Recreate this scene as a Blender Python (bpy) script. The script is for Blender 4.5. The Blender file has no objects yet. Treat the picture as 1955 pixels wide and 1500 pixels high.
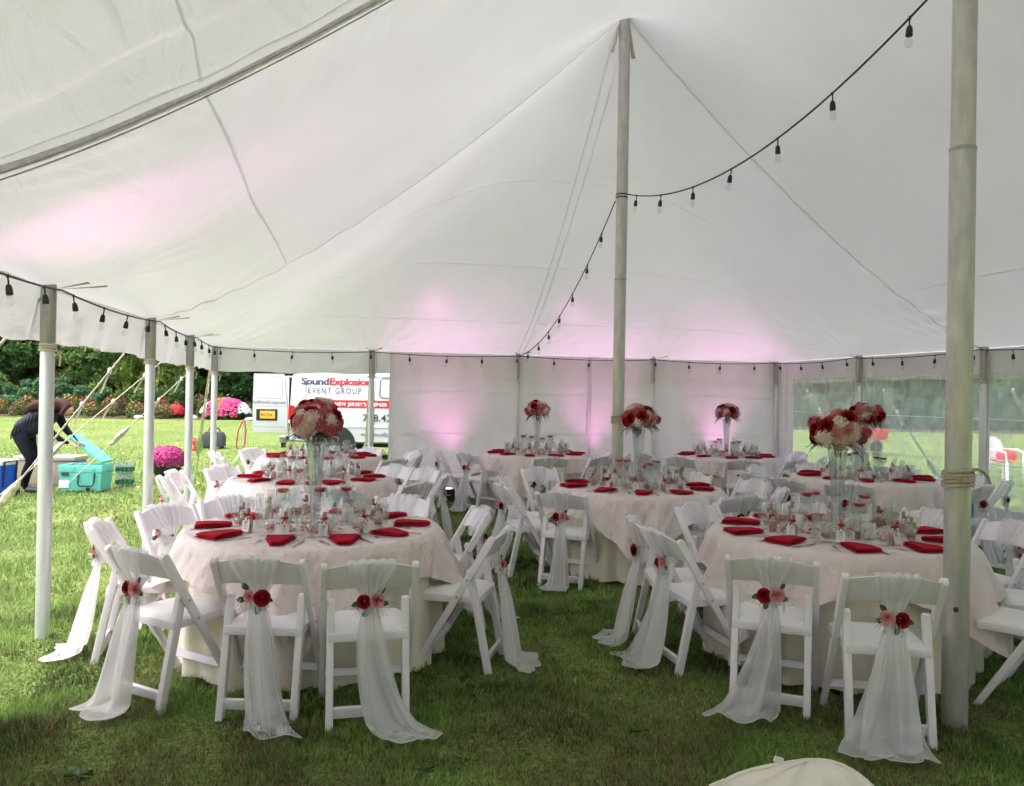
import bpy, bmesh, math, random
import numpy as np
from mathutils import Vector, Matrix, Euler
R = math.radians
sc = bpy.context.scene
# ---------------------------------------------------------------- camera, sky, sun, exposure
cd = bpy.data.cameras.new('camera'); cam = bpy.data.objects.new('camera', cd); sc.collection.objects.link(cam)
cd.sensor_width = 36; cd.lens = 36*1560/1955; cd.clip_start = 0.05; cd.clip_end = 2000
cam.matrix_world = Matrix.Translation((0, 0, 1.6)) @ Matrix.Rotation(math.pi/2+math.atan(5/1560), 4, 'X') @ Matrix.Rotation(0.017, 4, 'Z')
sc.camera = cam
SUN_EL, SUN_AZ = 66.0, -110.0          # high soft sun behind thin cloud, azimuth from +Y towards +X
w = bpy.data.worlds.new('World'); sc.world = w; w.use_nodes = True
nt = w.node_tree; bg = nt.nodes['Background']
sky = nt.nodes.new('ShaderNodeTexSky'); sky.sky_type = 'NISHITA'; sky.sun_disc = False
sky.sun_elevation = R(SUN_EL); sky.sun_rotation = R(SUN_AZ); sky.dust_density = 6.0; sky.air_density = 1.0; sky.ozone_density = 0.6
nt.links.new(sky.outputs[0], bg.inputs[0]); bg.inputs[1].default_value = 0.15
sd = bpy.data.lights.new('sun', 'SUN'); sun = bpy.data.objects.new('sun', sd); sc.collection.objects.link(sun)
sd.energy = 1.4; sd.angle = R(100); sd.color = (1.0, 0.93, 0.945)
dv = Vector((math.sin(R(SUN_AZ))*math.cos(R(SUN_EL)), math.cos(R(SUN_AZ))*math.cos(R(SUN_EL)), math.sin(R(SUN_EL))))
sun.rotation_euler = dv.to_track_quat('Z', 'Y').to_euler()
vs = sc.view_settings; vs.view_transform = 'Standard'; vs.look = 'None'; vs.exposure = 1.72; vs.gamma = 1; vs.use_curve_mapping = False
cy = sc.cycles
cy.use_denoising = True; cy.max_bounces = 6; cy.diffuse_bounces = 3; cy.glossy_bounces = 2; cy.transmission_bounces = 4
cy.use_light_tree = False; cy.use_adaptive_sampling = True; cy.adaptive_threshold = 0.05; cy.transparent_max_bounces = 20; cy.sample_clamp_indirect = 6; cy.caustics_reflective = False; cy.caustics_refractive = False
rnd = random.Random(7)
# ---------------------------------------------------------------- helpers
COL = sc.collection
def tag(o, label=None, cat=None, group=None, kind=None):
    if label: o['label'] = label
    if cat: o['category'] = cat
    if group: o['group'] = group
    if kind: o['kind'] = kind
    return o
def empty(name, loc=(0, 0, 0), rz=0.0, label=None, cat=None, group=None):
    o = bpy.data.objects.new(name, None); COL.objects.link(o); o.location = loc; o.rotation_euler = (0, 0, rz)
    o.empty_display_size = 0.1
    return tag(o, label, cat, group)
def put(name, me, parent=None, loc=None, rot=None, scale=None):
    o = bpy.data.objects.new(name, me); COL.objects.link(o)
    if parent is not None: o.parent = parent
    if loc is not None: o.location = loc
    if rot is not None: o.rotation_euler = rot
    if scale is not None: o.scale = (scale,)*3 if isinstance(scale, (int, float)) else scale
    return o
KIDS = {}
def copy_tree(o, parent=None):
    c = o.copy(); COL.objects.link(c)
    if parent is not None:
        c.parent = parent
    for ch in o.children:
        copy_tree(ch, c)
    return c
class MB:
    def __init__(s): s.v = []; s.f = []; s.mi = []; s.cur = 0
    def add(s, vs, fs):
        n = len(s.v); s.v.extend([tuple(p) for p in vs]); s.f.extend([tuple(i+n for i in f) for f in fs]); s.mi.extend([s.cur]*len(fs)); return s
    def box(s, c, size, rot=None):
        hx, hy, hz = size[0]/2, size[1]/2, size[2]/2
        P = [Vector((x*hx, y*hy, z*hz)) for z in (-1, 1) for y in (-1, 1) for x in (-1, 1)]
        if rot is not None:
            M = Euler(rot).to_matrix(); P = [M @ p for p in P]
        P = [p+Vector(c) for p in P]
        return s.add(P, [(0, 2, 3, 1), (4, 5, 7, 6), (0, 1, 5, 4), (2, 6, 7, 3), (0, 4, 6, 2), (1, 3, 7, 5)])
    def prism(s, poly, axis, lo, hi):
        n = len(poly)
        def P(a, b, h): return {'x': (h, a, b), 'y': (a, h, b), 'z': (a, b, h)}[axis]
        vs = [P(a, b, lo) for a, b in poly]+[P(a, b, hi) for a, b in poly]
        fs = [tuple(range(n)), tuple(range(2*n-1, n-1, -1))]+[(i, i+n, (i+1) % n+n, (i+1) % n) for i in range(n)]
        return s.add(vs, fs)
    def tube(s, pts, rad, n=8, cap=True, squash=1.0):
        pts = [Vector(p) for p in pts]; m = len(pts)
        if isinstance(rad, (int, float)): rad = [rad]*m
        up = None; vs = []
        for i, p in enumerate(pts):
            d = (pts[min(i+1, m-1)]-pts[max(i-1, 0)]).normalized()
            if up is None:
                up = Vector((0, 0, 1)) if abs(d.z) < 0.9 else Vector((1, 0, 0))
            x = d.cross(up)
            if x.length < 1e-5: x = d.orthogonal()
            x.normalize(); y = x.cross(d).normalized(); up = y
            for k in range(n):
                a = 2*math.pi*k/n; vs.append(p+x*math.cos(a)*rad[i]+y*math.sin(a)*rad[i]*squash)
        fs = [(i*n+k, i*n+(k+1) % n, (i+1)*n+(k+1) % n, (i+1)*n+k) for i in range(m-1) for k in range(n)]
        if cap: fs += [tuple(range(n-1, -1, -1)), tuple(range((m-1)*n, m*n))]
        return s.add(vs, fs)
    def lathe(s, prof, n=24, c=(0, 0, 0), wave=None):
        vs = []; m = len(prof)
        for j, (r, z) in enumerate(prof):
            for k in range(n):
                a = 2*math.pi*k/n; rr = r if wave is None else r*wave(a, j)
                vs.append((c[0]+rr*math.cos(a), c[1]+rr*math.sin(a), c[2]+z))
        fs = [(j*n+k, j*n+(k+1) % n, (j+1)*n+(k+1) % n, (j+1)*n+k) for j in range(m-1) for k in range(n)]
        return s.add(vs, fs)
    def grid(s, fn, nu, nv, flip=False):
        vs = [fn(i/nu, j/nv) for j in range(nv+1) for i in range(nu+1)]
        fs = []
        for j in range(nv):
            for i in range(nu):
                q = (j*(nu+1)+i, j*(nu+1)+i+1, (j+1)*(nu+1)+i+1, (j+1)*(nu+1)+i)
                fs.append(q[::-1] if flip else q)
        return s.add(vs, fs)
    def ball(s, c, r, n=10, m=6, sq=(1, 1, 1)):
        vs = []
        for j in range(m+1):
            t = math.pi*j/m
            for k in range(n):
                a = 2*math.pi*k/n
                vs.append((c[0]+r*sq[0]*math.sin(t)*math.cos(a), c[1]+r*sq[1]*math.sin(t)*math.sin(a), c[2]+r*sq[2]*math.cos(t)))
        return s.add(vs, [(j*n+k, (j+1)*n+k, (j+1)*n+(k+1) % n, j*n+(k+1) % n) for j in range(m) for k in range(n)])
    def mesh(s, mats, smooth=False, bevel=0.0, segs=2, weld=False):
        me = bpy.data.meshes.new('m'); me.from_pydata(s.v, [], s.f)
        if not isinstance(mats, (list, tuple)): mats = [mats]
        for m in mats: me.materials.append(m)
        if len(mats) > 1: me.polygons.foreach_set('material_index', s.mi)
        if bevel or weld:
            bm = bmesh.new(); bm.from_mesh(me)
            if weld: bmesh.ops.remove_doubles(bm, verts=bm.verts, dist=1e-5)
            if bevel:
                ed = [e for e in bm.edges if len(e.link_faces) == 2 and e.calc_face_angle(0) > 0.6]
                bmesh.ops.bevel(bm, geom=ed, offset=bevel, segments=segs, profile=0.6, affect='EDGES', clamp_overlap=True)
            bm.to_mesh(me); bm.free()
        if smooth:
            me.polygons.foreach_set('use_smooth', [True]*len(me.polygons))
            if smooth != 'all':
                try: me.set_sharp_from_angle(angle=R(40))
                except Exception: pass
        me.update(); return me
    def build(s, name, mats, parent=None, **k):
        loc = k.pop('loc', None); rot = k.pop('rot', None)
        return put(name, s.mesh(mats, **k), parent, loc, rot)
def sm(x): return x*x*(3-2*x)
def lerp(a, b, t): return a+(b-a)*t
# ---------------------------------------------------------------- materials
def newmat(name):
    m = bpy.data.materials.new(name); m.use_nodes = True
    nt = m.node_tree; return m, nt, nt.nodes['Principled BSDF'], nt.nodes['Material Output']
def nd(nt, t, **k):
    n = nt.nodes.new(t)
    for a, b in k.items(): setattr(n, a, b)
    return n
def ramp(nt, cols, pos=None):
    r = nd(nt, 'ShaderNodeValToRGB'); e = r.color_ramp.elements
    pos = pos or [i/(len(cols)-1) for i in range(len(cols))]
    e[0].position = pos[0]; e[0].color = (*cols[0], 1); e[1].position = pos[-1]; e[1].color = (*cols[-1], 1)
    for c, p in zip(cols[1:-1], pos[1:-1]):
        x = e.new(p); x.color = (*c, 1)
    return r
def mat(name, col, rough=0.5, metal=0.0, var=0.0, vscale=8.0, bump=0.0, bscale=60.0, spec=0.5, stretch=None, coord='Object', transl=0.0, sheen=0.0):
    m, nt, b, out = newmat(name)
    b.inputs['Base Color'].default_value = (*col, 1); b.inputs['Roughness'].default_value = rough; b.inputs['Metallic'].default_value = metal
    b.inputs['Specular IOR Level'].default_value = spec
    if sheen: b.inputs['Sheen Weight'].default_value = sheen
    tc = nd(nt, 'ShaderNodeTexCoord'); src = tc.outputs[coord]
    if stretch:
        mp = nd(nt, 'ShaderNodeMapping'); mp.inputs['Scale'].default_value = stretch; nt.links.new(src, mp.inputs[0]); src = mp.outputs[0]
    colsock = None
    if var:
        n = nd(nt, 'ShaderNodeTexNoise'); n.inputs['Scale'].default_value = vscale; n.inputs['Detail'].default_value = 5; nt.links.new(src, n.inputs[0])
        c0 = tuple(max(0, c*(1-var)) for c in col); c1 = tuple(min(1, c*(1+var)) for c in col)
        rp = ramp(nt, [c0, c1], [0.3, 0.7]); nt.links.new(n.outputs[0], rp.inputs[0]); nt.links.new(rp.outputs[0], b.inputs['Base Color']); colsock = rp.outputs[0]
    bn = None
    if bump:
        n = nd(nt, 'ShaderNodeTexNoise'); n.inputs['Scale'].default_value = bscale; n.inputs['Detail'].default_value = 6; nt.links.new(src, n.inputs[0])
        bn = nd(nt, 'ShaderNodeBump'); bn.inputs['Strength'].default_value = bump; bn.inputs['Distance'].default_value = 0.02
        nt.links.new(n.outputs[0], bn.inputs['Height']); nt.links.new(bn.outputs[0], b.inputs['Normal'])
    if transl:
        t = nd(nt, 'ShaderNodeBsdfTranslucent'); t.inputs[0].default_value = (*col, 1)
        if colsock: nt.links.new(colsock, t.inputs[0])
        mx = nd(nt, 'ShaderNodeMixShader'); mx.inputs[0].default_value = transl
        nt.links.new(b.outputs[0], mx.inputs[1]); nt.links.new(t.outputs[0], mx.inputs[2]); nt.links.new(mx.outputs[0], out.inputs[0])
        if bn: nt.links.new(bn.outputs[0], t.inputs['Normal'])
    return m
def glassmat(name, tint=(0.965, 0.98, 0.975), base=0.085, rough=0.03, haze=0.0, bump=0.0, bscale=6.0):
    m, nt, b, out = newmat(name); nt.nodes.remove(b)
    tr = nd(nt, 'ShaderNodeBsdfTransparent'); tr.inputs[0].default_value = (*tint, 1)
    gl = nd(nt, 'ShaderNodeBsdfGlossy'); gl.inputs['Roughness'].default_value = rough
    lw = nd(nt, 'ShaderNodeLayerWeight'); lw.inputs[0].default_value = 0.5
    fr = nd(nt, 'ShaderNodeMath', operation='POWER'); nt.links.new(lw.outputs['Facing'], fr.inputs[0]); fr.inputs[1].default_value = 4.0
    ad = nd(nt, 'ShaderNodeMath', operation='MULTIPLY_ADD'); ad.inputs[1].default_value = 0.5; ad.inputs[2].default_value = base; nt.links.new(fr.outputs[0], ad.inputs[0])
    mx = nd(nt, 'ShaderNodeMixShader'); nt.links.new(ad.outputs[0], mx.inputs[0]); nt.links.new(tr.outputs[0], mx.inputs[1]); nt.links.new(gl.outputs[0], mx.inputs[2])
    last = mx
    if bump:
        tc = nd(nt, 'ShaderNodeTexCoord'); n = nd(nt, 'ShaderNodeTexNoise'); n.inputs['Scale'].default_value = bscale; n.inputs['Detail'].default_value = 4; n.inputs['Distortion'].default_value = 0.6
        nt.links.new(tc.outputs['Object'], n.inputs[0]); bn = nd(nt, 'ShaderNodeBump'); bn.inputs['Strength'].default_value = bump; bn.inputs['Distance'].default_value = 0.1
        nt.links.new(n.outputs[0], bn.inputs['Height']); nt.links.new(bn.outputs[0], gl.inputs['Normal'])
    if haze:
        df = nd(nt, 'ShaderNodeBsdfDiffuse'); df.inputs[0].default_value = (0.8, 0.8, 0.8, 1); tl = nd(nt, 'ShaderNodeBsdfTranslucent'); tl.inputs[0].default_value = (0.8, 0.8, 0.8, 1)
        m2 = nd(nt, 'ShaderNodeMixShader'); nt.links.new(df.outputs[0], m2.inputs[1]); nt.links.new(tl.outputs[0], m2.inputs[2])
        m3 = nd(nt, 'ShaderNodeMixShader'); m3.inputs[0].default_value = haze
        if bump:   # scuffs and creases: the film is cloudier in streaks
            tc2 = nd(nt, 'ShaderNodeTexCoord'); mp = nd(nt, 'ShaderNodeMapping'); mp.inputs['Scale'].default_value = (0.8, 0.8, 0.5); nt.links.new(tc2.outputs['Object'], mp.inputs[0])
            n2 = nd(nt, 'ShaderNodeTexNoise'); n2.inputs['Scale'].default_value = 5; n2.inputs['Detail'].default_value = 8; n2.inputs['Distortion'].default_value = 1.5; nt.links.new(mp.outputs[0], n2.inputs[0])
            mr = nd(nt, 'ShaderNodeMapRange'); mr.inputs[1].default_value = 0.35; mr.inputs[2].default_value = 0.75; mr.inputs[3].default_value = haze*0.75; mr.inputs[4].default_value = haze*1.45
            nt.links.new(n2.outputs[0], mr.inputs[0]); nt.links.new(mr.outputs[0], m3.inputs[0])
        nt.links.new(mx.outputs[0], m3.inputs[1]); nt.links.new(m2.outputs[0], m3.inputs[2]); last = m3
    nt.links.new(last.outputs[0], out.inputs[0]); return m
def sheer(name, col, opac):
    m, nt, b, out = newmat(name); nt.nodes.remove(b)
    tr = nd(nt, 'ShaderNodeBsdfTransparent'); df = nd(nt, 'ShaderNodeBsdfDiffuse'); tl = nd(nt, 'ShaderNodeBsdfTranslucent')
    df.inputs[0].default_value = (*col, 1); tl.inputs[0].default_value = (*col, 1)
    a = nd(nt, 'ShaderNodeMixShader'); a.inputs[0].default_value = 0.45; nt.links.new(df.outputs[0], a.inputs[1]); nt.links.new(tl.outputs[0], a.inputs[2])
    x = nd(nt, 'ShaderNodeMixShader'); x.inputs[0].default_value = opac; nt.links.new(tr.outputs[0], x.inputs[1]); nt.links.new(a.outputs[0], x.inputs[2])
    nt.links.new(x.outputs[0], out.inputs[0]); return m
def vinyl(name, col=(0.80, 0.80, 0.77), transl=0.3, rough=0.42, wr=0.25, slack=False):
    """white coated tent fabric: lets daylight through, faint grey blotches, stretch wrinkles"""
    m, nt, b, out = newmat(name)
    tc = nd(nt, 'ShaderNodeTexCoord')
    n = nd(nt, 'ShaderNodeTexNoise'); n.inputs['Scale'].default_value = 0.9; n.inputs['Detail'].default_value = 6; nt.links.new(tc.outputs['Object'], n.inputs[0])
    rp = ramp(nt, [tuple(c*0.94 for c in col), col], [0.35, 0.65]); nt.links.new(n.outputs[0], rp.inputs[0]); nt.links.new(rp.outputs[0], b.inputs['Base Color'])
    b.inputs['Roughness'].default_value = rough; b.inputs['Specular IOR Level'].default_value = 0.45
    mp = nd(nt, 'ShaderNodeMapping'); mp.inputs['Scale'].default_value = (1, 0.3, 1); nt.links.new(tc.outputs['Object'], mp.inputs[0])
    n2 = nd(nt, 'ShaderNodeTexNoise'); n2.inputs['Scale'].default_value = 3.2; n2.inputs['Detail'].default_value = 5; n2.inputs['Distortion'].default_value = 0.8; nt.links.new(mp.outputs[0], n2.inputs[0])
    n3 = nd(nt, 'ShaderNodeTexNoise'); n3.noise_type = 'RIDGED_MULTIFRACTAL'; n3.inputs['Scale'].default_value = 2.2; n3.inputs['Detail'].default_value = 4; n3.inputs['Distortion'].default_value = 0.5; nt.links.new(mp.outputs[0], n3.inputs[0])
    ms = nd(nt, 'ShaderNodeMath', operation='MULTIPLY_ADD'); ms.inputs[1].default_value = 0.12; nt.links.new(n3.outputs[0], ms.inputs[0]); nt.links.new(n2.outputs[0], ms.inputs[2])
    bn = nd(nt, 'ShaderNodeBump'); bn.inputs['Strength'].default_value = wr; bn.inputs['Distance'].default_value = 0.08; nt.links.new(ms.outputs[0], bn.inputs['Height'])
    if slack:   # the sections past the lacing hang slack and creased, the end section is drawn taut
        sx = nd(nt, 'ShaderNodeSeparateXYZ'); nt.links.new(tc.outputs['Object'], sx.inputs[0])
        ky = nd(nt, 'ShaderNodeMapRange'); ky.inputs[1].default_value = -3.2; ky.inputs[2].default_value = -5.0; ky.inputs[3].default_value = 0.13; ky.inputs[4].default_value = 1.5; nt.links.new(sx.outputs['Y'], ky.inputs[0])
        kw = nd(nt, 'ShaderNodeMath', operation='MULTIPLY'); kw.inputs[1].default_value = wr; nt.links.new(ky.outputs[0], kw.inputs[0]); nt.links.new(kw.outputs[0], bn.inputs['Strength']); nt.links.new(bn.outputs[0], b.inputs['Normal'])
    tl = nd(nt, 'ShaderNodeBsdfTranslucent'); nt.links.new(rp.outputs[0], tl.inputs[0]); nt.links.new(bn.outputs[0], tl.inputs['Normal'])
    mx = nd(nt, 'ShaderNodeMixShader'); mx.inputs[0].default_value = transl
    nt.links.new(b.outputs[0], mx.inputs[1]); nt.links.new(tl.outputs[0], mx.inputs[2]); nt.links.new(mx.outputs[0], out.inputs[0]); return m
def attrmat(name, attr='tint', rough=0.6, transl=0.3, spec=0.25):
    """colour read from a per-face colour attribute (each leaf its own green)"""
    m, nt, b, out = newmat(name); a = nd(nt, 'ShaderNodeAttribute'); a.attribute_name = attr
    nt.links.new(a.outputs['Color'], b.inputs['Base Color']); b.inputs['Roughness'].default_value = rough; b.inputs['Specular IOR Level'].default_value = spec
    t = nd(nt, 'ShaderNodeBsdfTranslucent'); nt.links.new(a.outputs['Color'], t.inputs[0])
    mx = nd(nt, 'ShaderNodeMixShader'); mx.inputs[0].default_value = transl; nt.links.new(b.outputs[0], mx.inputs[1]); nt.links.new(t.outputs[0], mx.inputs[2]); nt.links.new(mx.outputs[0], out.inputs[0]); return m
def emit(name, col, st):
    m, nt, b, out = newmat(name); b.inputs['Base Color'].default_value = (*col, 1); b.inputs['Emission Color'].default_value = (*col, 1); b.inputs['Emission Strength'].default_value = st; return m
M = dict(
    canopy=vinyl('canopy_vinyl', (0.775, 0.785, 0.79), 0.122, 0.33, 0.75, True), wall=vinyl('wall_vinyl', (0.80, 0.78, 0.78), 0.15, 0.33, 0.65), valance=vinyl('valance_vinyl', (0.77, 0.77, 0.78), 0.18, 0.3, 0.8),
    seam=vinyl('seam_tape', (0.90, 0.91, 0.90), 0.72, 0.5, 0.1), lace=mat('lacing_webbing', (0.66, 0.64, 0.62), 0.8, var=0.15, vscale=30, transl=0.5), vase=glassmat('vase_glass', (0.95, 0.96, 0.96), 0.20, 0.05),
    clear=glassmat('clear_vinyl', (0.90, 0.91, 0.92), 0.04, 0.12, 0.44, 0.5, 3.0),
    alu=mat('galvanised_pole', (0.53, 0.50, 0.48), 0.42, 0.5, var=0.14, vscale=5, stretch=(5, 5, 1.2), bump=0.04, bscale=30),
    alud=mat('dark_grey_pole', (0.40, 0.39, 0.36), 0.5, 0.6, var=0.15, vscale=8, stretch=(5, 5, 0.4)),
    alul=mat('bright_aluminium_pole', (0.70, 0.71, 0.73), 0.38, 0.55, var=0.1, vscale=8, stretch=(8, 8, 0.3)),
    rope=mat('rope_tan', (0.50, 0.43, 0.33), 0.9, var=0.25, vscale=60, bump=0.4, bscale=150), strap=mat('webbing_strap', (0.62, 0.57, 0.47), 0.8, var=0.15, vscale=20),
    tape=mat('wrapping_plastic', (0.62, 0.58, 0.38), 0.35, var=0.25, vscale=12, bump=0.8, bscale=25), steel=mat('steel', (0.55, 0.55, 0.56), 0.3, 1.0, var=0.08),
    cutlery=mat('cutlery_steel', (0.50, 0.49, 0.48), 0.25, 1.0), black=mat('black_rubber', (0.012, 0.012, 0.016), 0.5), glass=glassmat('clear_glass'),
    bulb=glassmat('bulb_glass', (0.95, 0.95, 0.95), 0.06), resin=mat('white_resin', (0.85, 0.80, 0.845), 0.42, var=0.035, vscale=5, bump=0.03, bscale=90),
    pad=mat('white_seat_pad', (0.82, 0.81, 0.81), 0.45, bump=0.08, bscale=30, var=0.03), organza=sheer('white_organza', (0.91, 0.90, 0.91), 0.60), organza2=sheer('white_organza_bunched', (0.90, 0.90, 0.91), 0.75),
    cloth=mat('ivory_tablecloth', (0.80, 0.735, 0.60), 0.8, var=0.03, bump=0.12, bscale=14, sheen=0.2), blush=mat('blush_crinkled_overlay', (0.84, 0.725, 0.70), 0.5, var=0.035, vscale=22, bump=0.9, bscale=22, stretch=(1, 1, .45), sheen=0.15, transl=0.12),
    napkin=mat('red_napkin', (0.36, 0.004, 0.018), 0.85, var=0.12, vscale=12, bump=0.15, bscale=200, spec=0.15), redrose=mat('red_petal', (0.30, 0.003, 0.012), 0.65, var=0.3, vscale=40, spec=0.2),
    pinkrose=mat('pink_petal', (0.78, 0.34, 0.34), 0.6, var=0.15, vscale=40, transl=0.15), pinkcar=mat('rosy_pink_petal', (0.66, 0.17, 0.23), 0.6, var=0.3, vscale=50, transl=0.15), cream=mat('cream_petal', (0.78, 0.66, 0.52), 0.6, var=0.15, vscale=60, transl=0.2),
    blushpet=mat('blush_petal', (0.74, 0.52, 0.45), 0.6, var=0.15, vscale=60, transl=0.2), leaf=mat('dark_leaf', (0.03, 0.085, 0.03), 0.45, var=0.35, vscale=30), fern=mat('fern_green', (0.025, 0.06, 0.02), 0.5, var=0.3, vscale=30, transl=0.1),
    breath=mat('white_blossom', (0.8, 0.8, 0.8), 0.6), cork=mat('cork', (0.42, 0.22, 0.12), 0.9, var=0.3, vscale=120), salt=mat('pink_bath_salt', (0.72, 0.36, 0.30), 0.7, var=0.2, vscale=180, bump=0.3, bscale=300), candy=mat('pink_candy', (0.76, 0.36, 0.36), 0.4, var=0.25, vscale=40),
    card=mat('white_card', (0.80, 0.78, 0.78), 0.7), ink=mat('grey_ink', (0.22, 0.12, 0.13), 0.8), china=mat('white_china', (0.80, 0.79, 0.79), 0.15), candle=mat('red_candle', (0.55, 0.012, 0.03), 0.35, transl=0.1), petal=mat('loose_red_petal', (0.45, 0.008, 0.025), 0.65, var=0.3, vscale=60),
    pepper=mat('ground_pepper', (0.10, 0.07, 0.05), 0.9, var=0.5, vscale=300), water=glassmat('water', (0.96, 0.98, 0.99), 0.02))
# ---------------------------------------------------------------- ground
YAW = R(13); L = 4.57; EAVE = 2.25; C1 = Vector((1.11, 8.52))
AX = Vector((-math.sin(YAW), math.cos(YAW))); BX = Vector((math.cos(YAW), math.sin(YAW)))
def wx(s, t):
    # the open side bows outwards a little towards the camera
    return s*(1+0.038*min(1.0, -t/2.285)) if s < 0 and t < 0 else s
def W(s, t, z=0.0):
    p = C1+BX*wx(s, t)+AX*t; return Vector((p.x, p.y, z))
gm, nt, b, out = newmat('lawn')
tc = nd(nt, 'ShaderNodeTexCoord'); n1 = nd(nt, 'ShaderNodeTexNoise'); n1.inputs['Scale'].default_value = 0.35; n1.inputs['Detail'].default_value = 8; nt.links.new(tc.outputs['Object'], n1.inputs[0])
n2 = nd(nt, 'ShaderNodeTexNoise'); n2.inputs['Scale'].default_value = 30; n2.inputs['Detail'].default_value = 6; nt.links.new(tc.outputs['Object'], n2.inputs[0])
r1 = ramp(nt, [(0.13, 0.195, 0.055), (0.175, 0.25, 0.075), (0.22, 0.275, 0.10)], [0.3, 0.5, 0.72]); nt.links.new(n1.outputs[0], r1.inputs[0])
r2 = ramp(nt, [(0.55, 0.55, 0.5), (1.25, 1.25, 1.15)], [0.3, 0.7]); nt.links.new(n2.outputs[0], r2.inputs[0])
mxc = nd(nt, 'ShaderNodeMixRGB', blend_type='MULTIPLY'); mxc.inputs[0].default_value = 1; nt.links.new(r1.outputs[0], mxc.inputs[1]); nt.links.new(r2.outputs[0], mxc.inputs[2]); nt.links.new(mxc.outputs[0], b.inputs['Base Color'])
b.inputs['Roughness'].default_value = 0.95; b.inputs['Specular IOR Level'].default_value = 0.1
bn = nd(nt, 'ShaderNodeBump'); bn.inputs['Strength'].default_value = 0.8; bn.inputs['Distance'].default_value = 0.05; nt.links.new(n2.outputs[0], bn.inputs['Height']); nt.links.new(bn.outputs[0], b.inputs['Normal'])
gmb = MB(); gmb.add([(-400, -200, 0), (400, -200, 0), (400, 600, 0), (-400, 600, 0)], [(0, 1, 2, 3)])
tag(gmb.build('ground', gm), 'mown green lawn under and around the tent', kind='structure')
# soil showing through the worn turf under the tent
rs = np.random.RandomState(3)
def pnoise(x, y, sc_, seed):
    r = np.random.RandomState(seed); v = np.zeros_like(x)
    for k in range(7):
        a = r.uniform(0, 6.28); f = sc_*r.uniform(0.6, 2.2); v += np.sin((x*math.cos(a)+y*math.sin(a))*f+r.uniform(0, 6.28))
    return v/2.65
def blades(name, zones, label):
    P = []
    for (y0, y1, dens, hh, ww) in zones:
        n = int((y1-y0)*(0.72*(y0+y1)+2.0)*dens)
        y = rs.uniform(y0, y1, n*2); half = 0.70*y+0.9; x = rs.uniform(-1, 1, n*2)*(0.70*y1+0.9); k = np.abs(x) < half
        x = x[k][:n]; y = y[k][:n]
        if y1 > 20:   # thin out into the plain lawn
            k = rs.uniform(0, 1, len(y)) < ((y1-y)/(y1-y0))**2; x = x[k]; y = y[k]
        P.append(np.stack([x, y, np.full_like(x, hh), np.full_like(x, ww)], 1))
    P = np.concatenate(P); x, y, hh, ww = P.T; n = len(x)
    worn = np.clip(pnoise(x, y, 1.3, 5)*0.55+pnoise(x, y, 4.5, 6)*0.35+0.30*np.clip((4.6-y)/2.2, 0, 1)-0.04*np.abs(x-0.8)-0.10, 0, 1)
    h = hh*rs.uniform(0.4, 1.35, n)*(1+0.5*pnoise(x, y, 7, 9)+.3*pnoise(x, y, 19, 10))*(1-0.45*worn); h = np.clip(h, 0.008, 0.075)
    th = rs.uniform(0, 6.283, n); ln = h*rs.uniform(0.2, 1.1, n); dx, dy = np.cos(th), np.sin(th); px, py = -dy*ww/2, dx*ww/2
    z0 = np.zeros(n)
    V = np.stack([np.stack([x-px, y-py, z0], 1), np.stack([x+px, y+py, z0], 1),
                  np.stack([x+dx*ln*.35+px*.8, y+dy*ln*.35+py*.8, h*.6], 1), np.stack([x+dx*ln*.35-px*.8, y+dy*ln*.35-py*.8, h*.6], 1),
                  np.stack([x+dx*ln, y+dy*ln, h], 1)], 1).reshape(-1, 3)
    i0 = np.arange(n)*5
    loops = np.stack([i0, i0+1, i0+2, i0+3, i0+3, i0+2, i0+4], 1).reshape(-1)
    starts = np.stack([np.arange(n)*7, np.arange(n)*7+4], 1).reshape(-1)
    me = bpy.data.meshes.new(name); me.vertices.add(len(V)); me.vertices.foreach_set('co', V.astype(np.float32).ravel())
    me.loops.add(len(loops)); me.loops.foreach_set('vertex_index', loops.astype(np.int32))
    me.polygons.add(len(starts)); me.polygons.foreach_set('loop_start', starts.astype(np.int32))
    me.update(calc_edges=True)
    g = rs.uniform(0.6, 1.35, n)[:, None]; out_ = np.clip((-x-2.6-0.0*y)/1.5, 0, 1)[:, None]
    green = np.array([0.17, 0.27, 0.066])*g; lush = np.array([0.20, 0.295, 0.085])*g; straw = np.array([0.30, 0.25, 0.12])*g; brown = np.array([0.20, 0.13, 0.075])*g
    patchy = (1+.38*pnoise(x, y, 5.0, 21)+.25*pnoise(x, y, 14.0, 22))[:, None].clip(.4, 1.8); green = green*patchy
    c = green*(1-out_)+lush*out_
    dead = (rs.uniform(0, 1, n) < 0.05+0.55*worn); c[dead] = straw[dead]; d2 = (rs.uniform(0, 1, n) < 0.4*worn); c[d2] = brown[d2]
    a = me.color_attributes.new('tint', 'FLOAT_COLOR', 'POINT'); cc = np.concatenate([np.repeat(c, 5, 0), np.ones((n*5, 1))], 1); a.data.foreach_set('color', cc.astype(np.float32).ravel())
    me.materials.append(attrmat(name+'_blade', 'tint', 0.6, 0.3)); o = put(name, me); return tag(o, label, 'grass', kind='stuff')
blades('grass', [(1.9, 3.0, 12000, 0.035, 0.0044), (3.0, 4.5, 9000, 0.034, 0.0048), (4.5, 6.5, 4600, 0.034, 0.006), (6.5, 9.5, 2000, 0.034, 0.0085), (9.5, 28.0, 700, 0.04, 0.015)], 'short mown grass with worn brown patches')
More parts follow.
